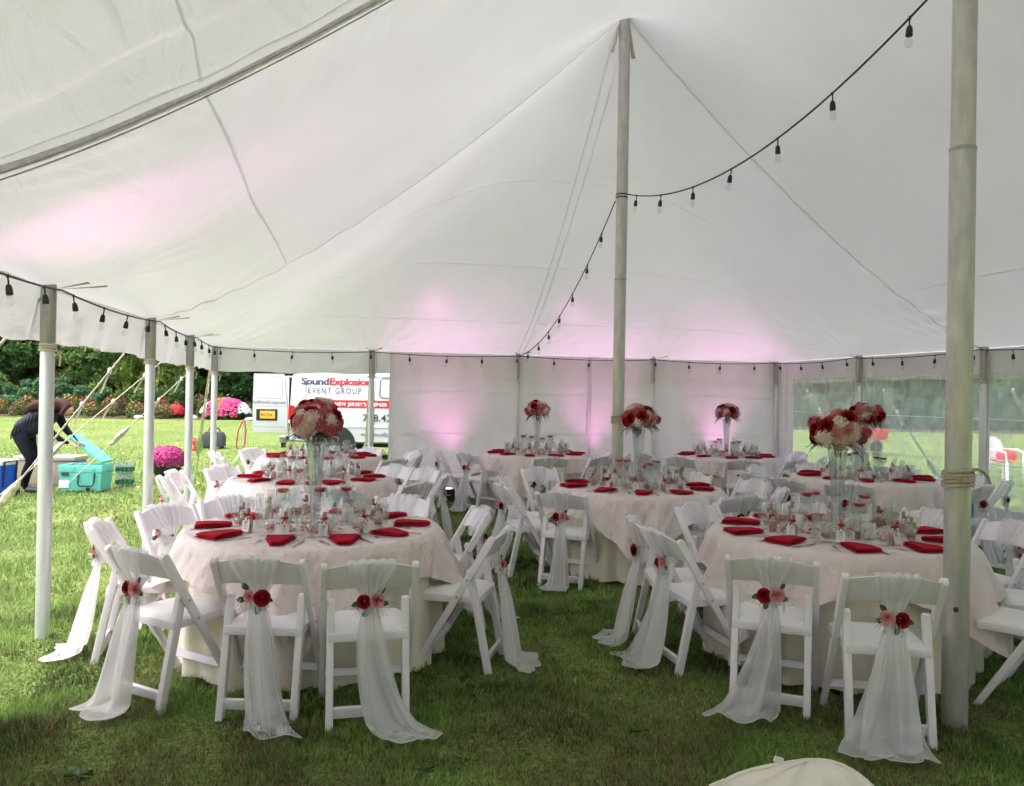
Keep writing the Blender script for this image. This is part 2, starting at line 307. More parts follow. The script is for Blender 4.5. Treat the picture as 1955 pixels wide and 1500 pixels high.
# ---------------------------------------------------------------- tent canopy
TENT = empty('tent', (C1.x, C1.y, 0), YAW, 'large white translucent pole tent canopy with peaked roof', 'tent')
T0, T1e = -3*L, L
def zc(s, t):
    s = abs(s)
    if t > 0 or t < -2*L:
        q = (t if t > 0 else -2*L-t); m = min(1.0, max(s, q)/L)
        n = 2.6+26*m**3; d = ((s/L)**n+(q/L)**n)**(1/n) if max(s, q) > 1e-6 else 0
        d = min(1.0, d)
        return EAVE+3.35*max(0.0, 1-d)**1.34
    tau = (-t/L) % 1.0; e = 1.5*4*tau*(1-tau)
    se = math.sqrt(s*s+e*e)-e if e > 1e-6 else s
    sl = math.sqrt(L*L+e*e)-e
    return EAVE+3.35*max(0.0, 1-se/sl)**1.34*(1-4*0.2*tau*(1-tau))
def wrinkle(s, t):
    edge = min(L-abs(s), t-T0, T1e-t); k = sm(min(1, max(0, edge/0.5)))
    v = 0.0
    dl = abs(t+L)
    v += 0.020*math.exp(-dl/0.6)*min(1, dl/0.22)*(math.sin(s*15+3*math.sin(s*2.3)+t*2.6)*.6+.5*abs(math.sin(s*9.5+1.1*math.sin(s*1.3)-t*1.9)))
    v += 0.018*math.exp(-abs(t)/0.30)*math.sin(s*21+2*math.sin(s*3.1))*max(0.0, abs(s)/L-0.35)*2
    if t < -L:
        kk = min(1, (-L-t)/0.3); v += 1.7*kk*(0.030*abs(math.sin(t*3.6+1.1*math.sin(s*1.1)+0.35*s))+0.016*math.sin(t*9.5+1.7*math.sin(s*1.7)+0.8*s)+.008*math.sin(t*19+2.3*s+2*math.sin(s*2.9)))
    # tension creases that fan out from each eave pole
    for side in (0, 1):
        d = (L-abs(s)) if side == 0 else min(T1e-t, t-T0); along = t if side == 0 else s
        ph = (along/2.285) % 1.0; ph = min(ph, 1-ph)*2.285
        if d < 1.3:
            ang = math.atan2(d, ph+1e-4); v += 0.022*math.sin(ang*22)*sm(min(1, d/0.25))*(1-d/1.3)*max(0.0, 1-ph/1.3)
    return v*k
cm = MB()
NS, NT = 176, 352
cm.grid(lambda u, v: (wx((u-0.5)*2*L, T0+(T1e-T0)*v), T0+(T1e-T0)*v, zc((u-0.5)*2*L, T0+(T1e-T0)*v)+wrinkle((u-0.5)*2*L, T0+(T1e-T0)*v)), NS, NT)
cm.build('canopy', M['canopy'], TENT, smooth='all')
def strip(name, path, wid, m, off=0.006, lift=True):
    """a tape sewn under the canopy along a polyline of (s, t)"""
    pts = [Vector(p) for p in path]; mb = MB(); q = []
    for i in range(len(pts)-1):
        n = max(2, int((pts[i+1]-pts[i]).length/0.06))
        q += [pts[i].lerp(pts[i+1], k/n) for k in range(n+(i == len(pts)-2))]
    vs = []
    for i, p in enumerate(q):
        d = (q[min(i+1, len(q)-1)]-q[max(0, i-1)]).normalized(); nrm = Vector((-d.y, d.x))*wid/2
        for sg in (-1, -0.33, 0.33, 1):
            a = p+nrm*sg; vs.append((wx(a.x, a.y), a.y, zc(a.x, a.y)+wrinkle(a.x, a.y)-off-0.004*(1-abs(sg))))
    fs = [(i*4+j, i*4+j+1, i*4+j+5, i*4+j+4) for i in range(len(q)-1) for j in range(3)]
    mb.add(vs, fs); return mb.build(name, m, TENT, smooth='all')
for pa in ([(-L+.02, 0), (-0.1, 0)], [(0.1, 0), (L-.02, 0)]): strip('seam', pa, 0.035, M['seam'], 0.012)
for dx in (-0.06, 0.06): strip('seam', [(dx, 0.15), (dx*0.6, L-.05)], 0.018, M['seam'], 0.012)
for sgn in (-1, 1):
    strip('seam', [(sgn*3.36, -0.05), (sgn*3.36, -L+0.06)], 0.014, M['seam'], 0.010)
    strip('seam', [(sgn*3.36, -L-0.06), (sgn*3.36, -2*L+0.06)], 0.012, M['seam'], 0.010)
for tt in (1.5, 2.6, 3.6): strip('seam', [(-tt-0.9 if tt < 3.6 else -L+.06, tt), (tt+0.9 if tt < 3.6 else L-.06, tt)], 0.008, M['seam'], 0.006)
for t_ in (-L, -2*L):
    strip('lacing_flap', [(-L+.02, t_-0.09), (L-.02, t_-0.09)], 0.016, M['seam'], 0.012)
    o = strip('lacing_band', [(-L+.02, t_), (L-.02, t_)], 0.075, M['lace'], 0.018)
    for dx in (-0.035, 0.03):
        rp = MB(); rp.tube([(wx(s_, t_), t_+dx, zc(s_, t_)+wrinkle(s_, t_)-0.026) for s_ in np.linspace(-L+.05, L-.05, 90)], 0.0035, 5); rp.build('lacing_cord', M['lace'], o, smooth=True)
def valance(p0, p1, inward):
    p0, p1 = Vector(p0), Vector(p1); ln = (p1-p0).length; n = int(ln/0.07); d = (p1-p0)/ln; nr = Vector((-d.y, d.x))
    mb = MB()
    def fn(u, v):
        x = u*ln; q = p0+d*x; ph = (x/2.285) % 1.0
        off = 0.02+v*(0.03+0.02*math.sin(x*5.1)+0.012*math.sin(x*13.7+2*v))+0.01*math.sin(x*23+4*v)*v
        q = q+nr*off
        return (wx(q.x, q.y), q.y, EAVE+0.004-v*(0.36+0.012*math.sin(x*1.375)+0.01*math.sin(x*7)))
    mb.grid(fn, n, 8); o = mb.build('valance', M['valance'], TENT, smooth='all')
    h = MB(); h.tube([(wx(p0.x+d.x*x+nr.x*0.012, p0.y+d.y*x), p0.y+d.y*x+nr.y*0.012, EAVE-0.004) for x in np.linspace(0, ln, n)], 0.009, 6); h.build('eave_rope', M['lace'], o, smooth=True)
valance((-L, T0), (-L, T1e), 1); valance((-L, T1e), (L, T1e), 1); valance((L, T1e), (L, T0), 1); valance((L, T0), (-L, T0), 1)
# ---------------------------------------------------------------- tent walls
def wallsheet(name, a, b_, label, seed, gather=0.0, zt=2.235):
    """a hanging sheet from (s,t) a to b_, pleated along its length"""
    a, b_ = Vector(a), Vector(b_); ln = (b_-a).length; d = (b_-a)/ln; nr = Vector((-d.y, d.x)); r = random.Random(seed); ph = [r.uniform(0, 6.28) for _ in range(6)]
    e = empty(name, W(a.x, a.y), YAW, label, 'tent wall')
    mb = MB()
    def fn(u, v):
        x = u*ln; f = (0.3+0.7*v)
        off = f*(0.045*math.sin(x*2.3+ph[0]+v*0.8)+0.038*math.sin(x*5.3+ph[1]-v*1.3)+0.016*math.sin(x*11+ph[2]+2.5*v))+gather*0.05*math.sin(x*38+ph[3])*(1-0.3*v)
        off += 0.02*math.exp(-v*5)*math.sin(x*14+ph[4])
        q = d*x+nr*off
        return (q.x, q.y, zt*(1-v)+0.005)
    mb.grid(fn, max(8, int(ln/0.05)), 40); mb.build('sheet', M['wall'], e, smooth='all')
    # woven joins across the sheet and down its edge
    for zz in (1.62, 0.98, 0.42):
        s_ = MB(); s_.grid(lambda u, v: (lambda p: (p[0]-nr.x*0.006, p[1]-nr.y*0.006, p[2]))(fn(u, 1-(zz+0.012*(v-.5))/zt)), max(8, int(ln/0.05)), 1); s_.build('seam', M['seam'], e, smooth='all')
    s_ = MB(); s_.grid(lambda u, v: (lambda p: (p[0]-nr.x*0.007, p[1]-nr.y*0.007, p[2]))(fn((0.02+0.03*u)/ln if ln > .3 else u*.1, v)), 2, 40); s_.build('hem', M['seam'], e, smooth='all')
    return e
wallsheet('tent_wall', (-2.02, L-0.05), (1.20, L-0.05), 'white vinyl back wall sheet hanging beside the van', 1)
wallsheet('tent_wall', (1.16, L-0.06), (L-0.04, L-0.06), 'white vinyl back wall sheet reaching the window corner', 2)
wallsheet('tent_wall', (L-0.05, L-0.08), (L-0.05, L-0.52), 'narrow gathered white wall sheet between back wall and clear window', 3, 0.6)
wallsheet('tent_wall', (-L-0.02, -6.85), (-L-0.02, -3.75), 'gathered white wall sheet hanging left of the open side', 4, 0.5)
def windowwall(t0, t1, label):
    e = empty('window_wall', W(L-0.05, t0), YAW, label, 'tent window'); ln = t0-t1
    ph = t0*3.1
    def off(x, z): return 0.018*math.sin(x*3+ph)+0.010*math.sin(x*9+ph+z)
    def rect(mb, x0, x1, z0, z1, nx, nz): mb.grid(lambda u, v: (off(lerp(x0, x1, u), lerp(z0, z1, v)), -lerp(x0, x1, u), lerp(z0, z1, v)), nx, nz)
    b0, b1, z0, z1 = 0.06, ln-0.06, 0.40, 1.95
    mb = MB(); rect(mb, 0, ln, z1, 2.235, 24, 3); rect(mb, 0, ln, 0.01, z0, 24, 4); rect(mb, 0, b0, z0, z1, 2, 12); rect(mb, b1, ln, z0, z1, 2, 12); mb.build('sheet', M['wall'], e, smooth='all')
    mb = MB(); mb.grid(lambda u, v: (off(lerp(b0, b1, u), lerp(z0, z1, v))+0.004, -lerp(b0-0.01, b1+0.01, u), lerp(z0-0.01, z1+0.01, v)), 40, 24); mb.build('clear_pane', M['clear'], e, smooth='all')
    for zz in (1.42, 0.9):
        mb = MB(); mb.grid(lambda u, v: (off(lerp(b0, b1, u), zz)-0.004, -lerp(b0, b1, u), zz+0.008*(v-.5)), 30, 1); mb.build('fold_line', M['seam'], e, smooth='all')
windowwall(L-0.52, 2.285, 'clear vinyl tent window next to the back corner')
windowwall(2.28, 0.0, 'clear vinyl tent window behind the near right bouquet')
windowwall(-0.01, -2.285, 'clear vinyl tent window at the picture edge, red-seated chair behind it')
for k in range(1, 2): windowwall(-2.285*k-0.01, -2.285*(k+1), 'clear vinyl tent window %s bay behind the big pole' % ['first', 'second', 'third', 'fourth'][k-1])
# ---------------------------------------------------------------- poles
def polemesh(r, z0, z1, m, flute=False):
    mb = MB(); mb.lathe([(0.0, z0), (r*0.97, z0), (r, z0+0.01), (r, z1-0.01), (r*0.97, z1), (0, z1)], 40 if flute else 28, wave=(lambda a, j: 1-0.02*(0.5+0.5*math.cos(a*20))) if flute else None)
    return mb.mesh(m, smooth=True)
PM = dict(low=polemesh(0.043, 0, 1.86, M['alul'], True), up=polemesh(0.046, 1.86, 2.262, M['alud'], True))  # upper tube, above the valance hem, is a darker grey than the lower
tie = MB()
for k in range(3): tie.lathe([(0.044, 1.83+k*0.018), (0.055, 1.838+k*0.018), (0.048, 1.846+k*0.018)], 24)
tie.tube([(0.05, 0, 1.85), (0.075, 0.01, 1.80), (0.062, 0.03, 1.74)], 0.006, 6); tie.tube([(0.0, 0.05, 1.86), (0.02, 0.075, 1.99), (0.01, 0.06, 2.2)], 0.006, 6)
TIE = tie.mesh(M['strap'], smooth=True)
pst = MB()
for a, ln in ((0.4, 0.34), (-0.35, 0.28), (2.6, 0.2)):
    d = Vector((math.cos(a), math.sin(a))); n_ = Vector((-d.y, d.x))
    pst.add([(d.x*0.03+n_.x*.014, d.y*.03+n_.y*.014, 2.232), (d.x*0.03-n_.x*.014, d.y*.03-n_.y*.014, 2.226), (d.x*ln-n_.x*.014, d.y*ln-n_.y*.014, 2.232+ln*0.16), (d.x*ln+n_.x*.014, d.y*ln+n_.y*.014, 2.232+ln*0.13)], [(0, 1, 2, 3)])
PST = pst.mesh(M['rope'])
def sidepole(s, t, label, inward, xy=None):
    p = W(s*1.0, t) if xy is None else Vector((*xy, 0))
    e = empty('tent_pole', (p.x, p.y, 0), inward, label, 'pole', 'side poles of the tent')
    put('lower_tube', PM['low'], e); put('upper_tube', PM['up'], e); put('rope_tie', TIE, e); put('strap', PST, e); return p
si = 0.02
SP = []
for i, t in enumerate((4.57, 2.285, 0, -2.285)):
    lab = ['corner aluminium pole of the open side, nearest the van', 'aluminium side pole second from the open-side corner', 'aluminium side pole where the long roof seam ends, open side', 'nearest aluminium side pole in front of the bending person'][i]
    SP.append(sidepole(-L+si, t-(si if i == 0 else 0), lab, YAW, None if i == 3 else None))
for i, s in enumerate((-2.285, 0, 2.285)):
    SP.append(sidepole(s, L-si, ['aluminium pole in front of the van at the wall edge', 'aluminium pole at the middle of the back wall', 'aluminium pole of the back wall between the two far bouquets'][i], YAW-1.57))
for i, t in enumerate((4.57-.1, 2.285, 0)):
    SP.append(sidepole(L-si-0.04, t, ['aluminium corner pole where back wall meets clear window', 'aluminium pole between the two clear windows behind near right bouquet', 'aluminium pole at the clear window beside the white chair outside'][i], YAW+3.14))
for t in (-4.57, -6.855, -9.14, -11.425): sidepole(L-si-.04, t, 'aluminium side pole of the window side behind the camera', YAW+3.14)
for t in (-4.57, -6.855, -9.14, -11.425): sidepole(-L+si, t, 'aluminium side pole of the open side behind the camera', YAW)
def centrepole(x, y, label, joint, coil, tail):
    e = empty('center_pole', (x, y, 0), 0.3, label, 'pole')
    put('lower_tube', polemesh(0.060, 0, joint, M['alu']), e); put('upper_tube', polemesh(0.056, joint, 5.58, M['alu']), e)
    mb = MB(); mb.lathe([(0.056, joint), (0.0625, joint-0.004), (0.0625, joint-0.02), (0.056, joint-.022)], 28); mb.build('collar', M['alud'], e, smooth=True)
    mb = MB()
    pts = [(0.068*math.cos(a), 0.068*math.sin(a), coil+0.0165*a/6.283+0.003*math.sin(a*1.3)) for a in np.linspace(0, 6.283*5, 110)]
    mb.tube(pts, 0.0085, 6)
    if tail: mb.tube([(0.066, 0, coil+.08), (0.11, -0.01, coil+.085), (0.16, 0, coil+.07), (0.20, .01, coil+.04), (0.215, .01, coil+.01)], 0.008, 6)
    mb.build('rope_coil', M['rope'], e, smooth=True)
    mb = MB(); mb.tube([(0.066, 0.015, z) for z in np.linspace(coil+0.05, 5.3, 12)], 0.008, 6); mb.build('hoist_rope', M['rope'], e, smooth=True)
    mb = MB(); mb.tube([(0.05, 0.03, 5.5), (0.14, 0.06, 5.18)], 0.022, 8); mb.tube([(-0.05, 0.01, 5.5), (-0.12, 0.03, 5.2)], 0.014, 8); mb.build('top_strap', M['strap'], e)
    return e
c2 = centrepole(2.20, 4.02, 'big near metal tent pole with coiled rope around it', 2.86, 1.19, True)
mb = MB(); mb.lathe([(0, 0), (0.012, 0), (0.012, 0.012), (0, 0.014)], 10); o = mb.build('black_plug', M['black'], c2, smooth=True, loc=(-0.045, -0.043, 0.60), rot=(1.57, 0, -0.8))
centrepole(1.11, 8.52, 'tall far metal tent pole behind the centre table', 2.84, 1.33, False)
centrepole(*W(0, -2*L).xy, 'metal tent pole behind the camera', 2.84, 1.3, False)
# ---------------------------------------------------------------- guy ropes and stakes
def guy(s, t, ds, dt, label, wrapz=0.5, col='strap', grp='guy ropes of the tent'):
    a = W(s, t, 2.2); b_ = W(s+ds, t+dt, 0.0); e = empty('guy_rope', b_, 0, label, 'rope', grp); d = a-b_
    f = lambda k: d*k
    side = Vector((0, 0, 1)).cross(d).normalized()*0.016
    mb = MB(); mb.tube([f(k)+side*(1-k)*1.0 for k in np.linspace(0.10, 1, 8)], 0.011, 6, squash=0.5); mb.tube([f(k)-side for k in np.linspace(wrapz*0.45, 1, 8)], 0.010, 6, squash=.5); mb.build('strap', M['strap'], e, smooth=True)
    mb = MB(); k0 = wrapz*0.45; n_ = 9; r_ = random.Random(int(abs(s*31+t*17)*10))
    mb.tube([f(k0+0.12*i/n_)+Vector((r_.uniform(-1, 1), r_.uniform(-1, 1), r_.uniform(-1, 1)))*0.008 for i in range(n_+1)], [0.02+0.035*math.sin(math.pi*i/n_)**0.7+r_.uniform(-.004, .006) for i in range(n_+1)], 9, squash=0.7)
    mb.build('wrapped_ratchet', M['tape'] if col == 'tape' else M['steel'], e)
    mb = MB()
    for kk in (0.80, 0.66):
        mb = MB(); mb.ball(f(kk), 0.021, 8, 5, (1.1, 1, 1.6)); mb.tube([f(kk), f(kk-0.03)+Vector((0, 0.01, -0.05)), f(kk-0.05)+Vector((0.01, 0, -0.09))], [.012, .009, .006], 6); mb.build('knot', M['strap'], e, smooth=True)
    mb = MB(); mb.tube([(0, 0, -0.2), Vector((0, 0, 0.0))-d.normalized()*0, (-d.x*0.05, -d.y*.05, 0.22)], 0.014, 8); mb.lathe([(0, 0.0), (.024, 0), (.024, .02), (0, .02)], 10, (-d.x*0.05, -d.y*.05, 0.21)); mb.build('stake', M['steel'], e, smooth=True)
guy(-L, 0, -1.6, 0, 'cream guy rope with yellow plastic wrap beside the person', 0.5, 'tape')
guy(-L, 2.285, -2.35, -0.2, 'cream guy rope with grey wrap crossing in front of the cooler', 0.72)
guy(-L, 4.57, -2.2, 0.2, 'cream guy rope from the open-side corner pole', 0.8)
guy(-L, -2.285, -1.6, 0, 'cream guy rope from the nearest side pole', 0.5)
guy(-L, 4.57, -0.5, 1.7, 'cream guy rope running back from the corner towards the van', 0.6)
guy(-2.285, 4.57, 0, 1.8, 'cream guy rope behind the pole before the van', 0.5)
guy(L, 4.2, 1.7, 0, 'cream guy rope seen through the window next to the back corner', 0.5)
guy(L, 2.285, 1.7, 0, 'cream guy rope seen through the window behind the near right bouquet', 0.5)
guy(L, 0, 1.7, 0, 'cream guy rope seen through the window at the picture edge', 0.5)
# ---------------------------------------------------------------- string lights
sk = MB(); sk.tube([(0, 0, 0), (0.004, 0, -0.03), (0, 0, -0.06)], 0.0055, 6); sk.lathe([(0, -0.055), (0.012, -0.056), (0.0175, -0.068), (0.020, -0.085), (0.021, -0.118), (0.018, -0.12), (0, -0.119)], 12); sk.lathe([(0, .01), (.009, .008), (.009, -.012), (0, -.014)], 8)
SOCK = sk.mesh(M['black'], smooth=True)
bl = MB(); bl.lathe([(0.013, -0.118), (0.015, -0.13), (0.023, -0.155), (0.024, -0.17), (0.016, -0.188), (0.0, -0.194)], 12); BULB = bl.mesh(M['bulb'], smooth='all')
fl = MB(); fl.tube([(0.005, 0, -0.12), (0.006, 0, -0.16), (0, 0, -0.168), (-.006, 0, -.16), (-.005, 0, -.12)], 0.0012, 4); FIL = fl.mesh(M['steel'])
def string(label, pts, step, skip=0.25):
    pts = [Vector(p) for p in pts]; e = empty('string_light', pts[0], 0, label, 'string lights'); o0 = pts[0]
    mb = MB(); mb.tube([p-o0 for p in pts], 0.0065, 6); mb.build('cord', M['black'], e, smooth=True)
    acc = 0; nxt = skip; r = random.Random(len(pts))
    for i in range(len(pts)-1):
        d = pts[i+1]-pts[i]; l = d.length
        while acc+l >= nxt:
            p = pts[i]+d*((nxt-acc)/l)-o0
            q = put('socket', SOCK, e, p, (r.uniform(-.15, .15), r.uniform(-.15, .15), r.uniform(0, 6.28)), .88); put('bulb', BULB, q); nxt += step*r.uniform(0.93, 1.07)
        acc += l
def sagline(a, b_, sag, n=24):
    a, b_ = Vector(a), Vector(b_); return [a.lerp(b_, k/n)-Vector((0, 0, 4*sag*(k/n)*(1-k/n))) for k in range(n+1)]
per = []
prev = None
corner = [(-L+.1, -6.8), (-L+.1, -4.57), (-L+.1, -2.285), (-L+.1, 0), (-L+.1, 2.285), (-L+.12, L-.12), (-2.285, L-.12), (0, L-.12), (2.285, L-.12), (L-.14, L-.14), (L-.14, 2.285), (L-.14, 0), (L-.14, -2.285), (L-.14, -4.57)]
for i in range(len(corner)-1):
    per += sagline(W(*corner[i], 2.225), W(*corner[i+1], 2.225), 0.035, 10)[(1 if i else 0):]
string('black bulb string running along the tent eave on all sides', per, 0.58, 0.1)
p2_ = Vector((2.16, 4.05, 3.75))
string('black bulb string swooping between the two tall tent poles', sagline((1.16, 8.47, 3.71), p2_, 0.36), 0.66, 0.28)
string('black bulb string falling from the far pole to the back wall', sagline((1.05, 8.57, 3.66), W(0.05, L-.14, 2.25), 0.30), 0.62, 0.5)
mb = MB()
for k in range(2): mb.lathe([(0.060, -0.006+k*.03), (0.066, 0+k*.03), (0.060, 0.006+k*.03)], 20)
tag(mb.build('cord_wrap', M['black'], None, smooth=True, loc=(1.11, 8.52, 3.685)), 'black cord wrapped round the far tent pole', 'cord')
# ---------------------------------------------------------------- pink uplights on the lawn along the walls
LENS = emit('uplight_lens', (1.0, 0.35, 0.8), 6.0)
def uplight(s, t, face, label, power, tilt=0.10, spot=72, aim=None):
    p = W(s, t); e = empty('uplight', p, YAW+face, label, 'stage light', 'pink uplights along the tent walls')
    mb = MB(); mb.box((0, 0, 0.105), (0.17, 0.17, 0.17)); mb.build('housing', M['black'], e, bevel=0.012)
    mb = MB(); mb.lathe([(0, 0.1915), (0.06, 0.1915), (0.062, 0.195), (0.07, 0.195), (0.07, .19)], 20); mb.build('lens_ring', M['black'], e, smooth=True)
    mb = MB(); mb.lathe([(0, 0.1945), (0.058, 0.194)], 20); mb.build('lens', LENS, e)
    mb = MB(); mb.box((0.095, 0, 0.08), (0.012, 0.04, 0.16)); mb.box((-0.095, 0, 0.08), (0.012, 0.04, 0.16)); mb.box((0, 0, 0.008), (0.2, 0.1, 0.012)); mb.build('bracket', M['black'], e, bevel=0.003)
    mb = MB(); mb.box((0, -0.0865, 0.10), (0.055, 0.002, 0.012)); mb.build('maker_mark', M['china'], e)
    ld = bpy.data.lights.new('uplight_beam', 'SPOT'); ld.energy = power; ld.color = (1.0, 0.30, 0.76); ld.spot_size = R(spot); ld.spot_blend = 1.0; ld.shadow_soft_size = 0.08
    lo = bpy.data.objects.new('uplight_beam', ld); COL.objects.link(lo); lo.parent = e; lo.location = (0, 0, 0.23); lo.rotation_euler = (math.pi-tilt, 0, 0)
    if aim is not None:
        lo.parent = None; lo.location = p+Vector((0, 0, .23)); lo.rotation_euler = (W(*aim)-lo.location).to_track_quat('-Z', 'Y').to_euler()
UPW = 31
uplight(-1.15, L-0.48, 0, 'small black uplight on the grass at the back wall, nearest the van', UPW)
uplight(1.25, L-0.5, 0, 'small black uplight at the middle of the back wall', UPW)
uplight(3.45, L-0.5, 0, 'small black uplight at the back wall near the window corner', UPW)
uplight(-L+0.25, -4.45, 1.57, 'small black uplight beside the near open-side wall sheet', UPW*2.0, spot=36, aim=(-L+.75, -3.1, 2.7))
# ---------------------------------------------------------------- chair (faces +Y, origin on the ground)
def railY(z): return -0.235+0.46*(0.785-z)/0.785
def bar_poly(p, q, wid, round_top=True):
    p, q = Vector(p), Vector(q); d = (q-p).normalized(); n = Vector((-d.y, d.x))*wid/2
    out_ = [p-n, p+n]
    if round_top:
        out_ += [q+n*math.cos(a)+d*wid/2*math.sin(a) for a in np.linspace(0, math.pi, 7)]
    else: out_ += [q+n, q-n]
    return [(v.x, v.y) for v in out_]
CH = {}
for sx, nm in ((-1, 'l'), (1, 'r')):
    mb = MB(); pl = bar_poly((0.228, 0.0), (-0.228, 0.772), 0.046); pl[0] = (pl[0][0], 0.0); pl[1] = (pl[1][0], 0.0)
    mb.prism(pl, 'x', sx*0.216-0.0155, sx*0.216+0.0155); CH['rail'+nm] = mb.mesh(M['resin'], smooth=True, bevel=0.006)
    mb = MB(); pl = bar_poly((-0.215, 0.0), (-0.098, 0.575), 0.044); pl[0] = (pl[0][0], 0.0); pl[1] = (pl[1][0], 0.0)
    mb.prism(pl, 'x', sx*0.181-0.018, sx*0.181+0.018); CH['leg'+nm] = mb.mesh(M['resin'], smooth=True, bevel=0.006)
    mb = MB(); mb.lathe([(0, 0.0), (0.008, 0.0), (0.008, 0.003), (0.004, 0.005), (0, 0.005)], 10); CH['bolt'] = mb.mesh(M['steel'], smooth=True)
mb = MB(); mb.box((0, -0.196, 0.075), (0.35, 0.022, 0.055), (0.28, 0, 0)); CH['bar1'] = mb.mesh(M['resin'], smooth=True, bevel=0.005)
mb = MB(); mb.box((0, 0.137, 0.155), (0.408, 0.02, 0.04), (-0.5, 0, 0)); CH['bar2'] = mb.mesh(M['resin'], smooth=True, bevel=0.005)
mb = MB(); mb.box((0, 0.04, 0.418), (0.388, 0.40, 0.042)); CH['frame'] = mb.mesh(M['resin'], smooth=True, bevel=0.008)
def padf(u, v):
    x = (u-.5)*0.372; y = 0.04+(v-.5)*0.384; e = min(u, 1-u, v, 1-v)*0.38; return (x, y, 0.4395+0.026*(1-math.exp(-e/0.02)))
mb = MB(); mb.grid(padf, 14, 14); CH['pad'] = mb.mesh(M['pad'], smooth='all')
mb = MB(); loops = 16; vs = []
for i in range(loops+1):
    u = -1+2*i/loops; a = 1-u*u; x = u*0.206
    zb, zt = 0.652+0.012*a, 0.768+0.032*a
    for (z, o_) in ((zb, 0.009), (zt, 0.009), (zt, -0.009), (zb, -0.009)):
        vs.append((x, railY(z)-0.030*a+o_, z))
fs = [(i*4+k, i*4+(k+1) % 4, i*4+4+(k+1) % 4, i*4+4+k) for i in range(loops) for k in range(4)]+[(3, 2, 1, 0), tuple(loops*4+k for k in range(4))]
mb.add(vs, fs); CH['back'] = mb.mesh(M['resin'], smooth=True, bevel=0.005)
def make_chair():
    e = empty('folding_chair')
    for k in 'lr':
        r_ = put('side_rail', CH['rail'+k], e); sx = -1 if k == 'l' else 1
        put('bolt', CH['bolt'], r_, (sx*0.2316, railY(0.44), 0.44), (0, sx*1.5708, 0)); put('bolt', CH['bolt'], r_, (sx*0.2316, railY(0.54), 0.54), (0, sx*1.5708, 0))
        put('rear_leg', CH['leg'+k], e)
    put('backrest', CH['back'], e); f = put('seat_frame', CH['frame'], e); put('seat_pad', CH['pad'], e); put('rear_crossbar', CH['bar1'], e); put('front_stretcher', CH['bar2'], e)
    return e
CHAIR0 = make_chair(); chair_used = [False]
# ---------------------------------------------------------------- flowers
def petal(mb, base, ax, out_, ln, wd, curl, cup):
    """a cupped petal: grows along ax, leans along out_"""
    ax = Vector(ax).normalized(); out_ = Vector(out_); sd_ = ax.cross(out_).normalized()
    def fn(u, v):
        w_ = wd*math.sin(math.pi*min(0.97, 0.14+0.62*v))*(u-.5)*2
        c = Vector(base)+ax*ln*v+out_*(curl*v*v)*ln-out_*cup*(((u-.5)*2)**2)*ln
        return c+sd_*w_
    mb.grid(fn, 4, 4)
def rose_mesh(r, m, seed):
    q = random.Random(seed); mb = MB(); mb.ball((0, 0, 0.45*r), 0.33*r, 8, 6, (1, 1, 1.5))
    for ring, (n, rad, ln, wd, curl, lift) in enumerate(((3, .12, .95, .42, .10, .2), (4, .26, 1.0, .52, .30, .1), (5, .42, .95, .60, .55, .0), (6, .55, .85, .62, .95, -.05))):
        for k in range(n):
            a = 6.283*k/n+ring*0.7+q.uniform(-.15, .15); o_ = Vector((math.cos(a), math.sin(a), 0))
            petal(mb, o_*rad*r+Vector((0, 0, lift*r)), (o_.x*0.25, o_.y*.25, 1), o_, ln*r, wd*r, curl, 0.25)
    return mb.mesh(m, smooth='all')
def ruffle_mesh(r, m, seed, n=46):
    q = random.Random(seed); mb = MB()
    mb.ball((0, 0, 0), r*0.7, 10, 6)
    for k in range(n):
        z = 1-1.55*(k+.5)/n; a = 2.4*k; s_ = math.sqrt(max(0, 1-z*z)); d = Vector((s_*math.cos(a), s_*math.sin(a), z)); t_ = d.orthogonal().normalized(); t_ = (Matrix.Rotation(q.uniform(0, 6.28), 3, d) @ t_); b_ = d.cross(t_)
        w_ = r*0.42; ph = q.uniform(0, 6)
        mb.grid(lambda u, v: d*r*(0.55+0.48*v+0.10*math.sin(u*11+ph)*v)+t_*(u-.5)*2*w_*(.5+.5*v)+b_*r*0.10*math.sin(u*9+ph*2)*v, 5, 2)
    return mb.mesh(m, smooth='all')
def hydra_mesh(r, m, seed, n=95):
    q = random.Random(seed); mb = MB(); mb.ball((0, 0, 0), r*0.82, 10, 6)
    for k in range(n):
        z = 1-1.7*(k+.5)/n; a = 2.4*k; s_ = math.sqrt(max(0, 1-z*z)); d = Vector((s_*math.cos(a), s_*math.sin(a), z)); rr = r*q.uniform(0.88, 1.06)
        d = (d+Vector((q.uniform(-.15, .15), q.uniform(-.15, .15), q.uniform(-.15, .15)))).normalized()
        t_ = Matrix.Rotation(q.uniform(0, 6.28), 3, d) @ d.orthogonal().normalized(); b_ = d.cross(t_); f = r*0.17
        for (p_, o_) in ((t_, b_), (-t_, b_), (b_, t_), (-b_, t_)):
            c = d*rr; mb.add([c, c+p_*f*.55+o_*f*.5+d*f*.12, c+p_*f*1.1+d*f*.22, c+p_*f*.55-o_*f*.5+d*f*.12], [(0, 1, 2, 3)])
    return mb.mesh(m)
def leaf_mesh(ln, wd, m):
    mb = MB(); mb.grid(lambda u, v: (wd*math.sin(math.pi*min(.98, .03+v*.95))**0.8*(u-.5), ln*v, 0.12*ln*math.sin(v*2.6)-abs(u-.5)*-0.10*ln), 4, 7); return mb.mesh(m, smooth='all')
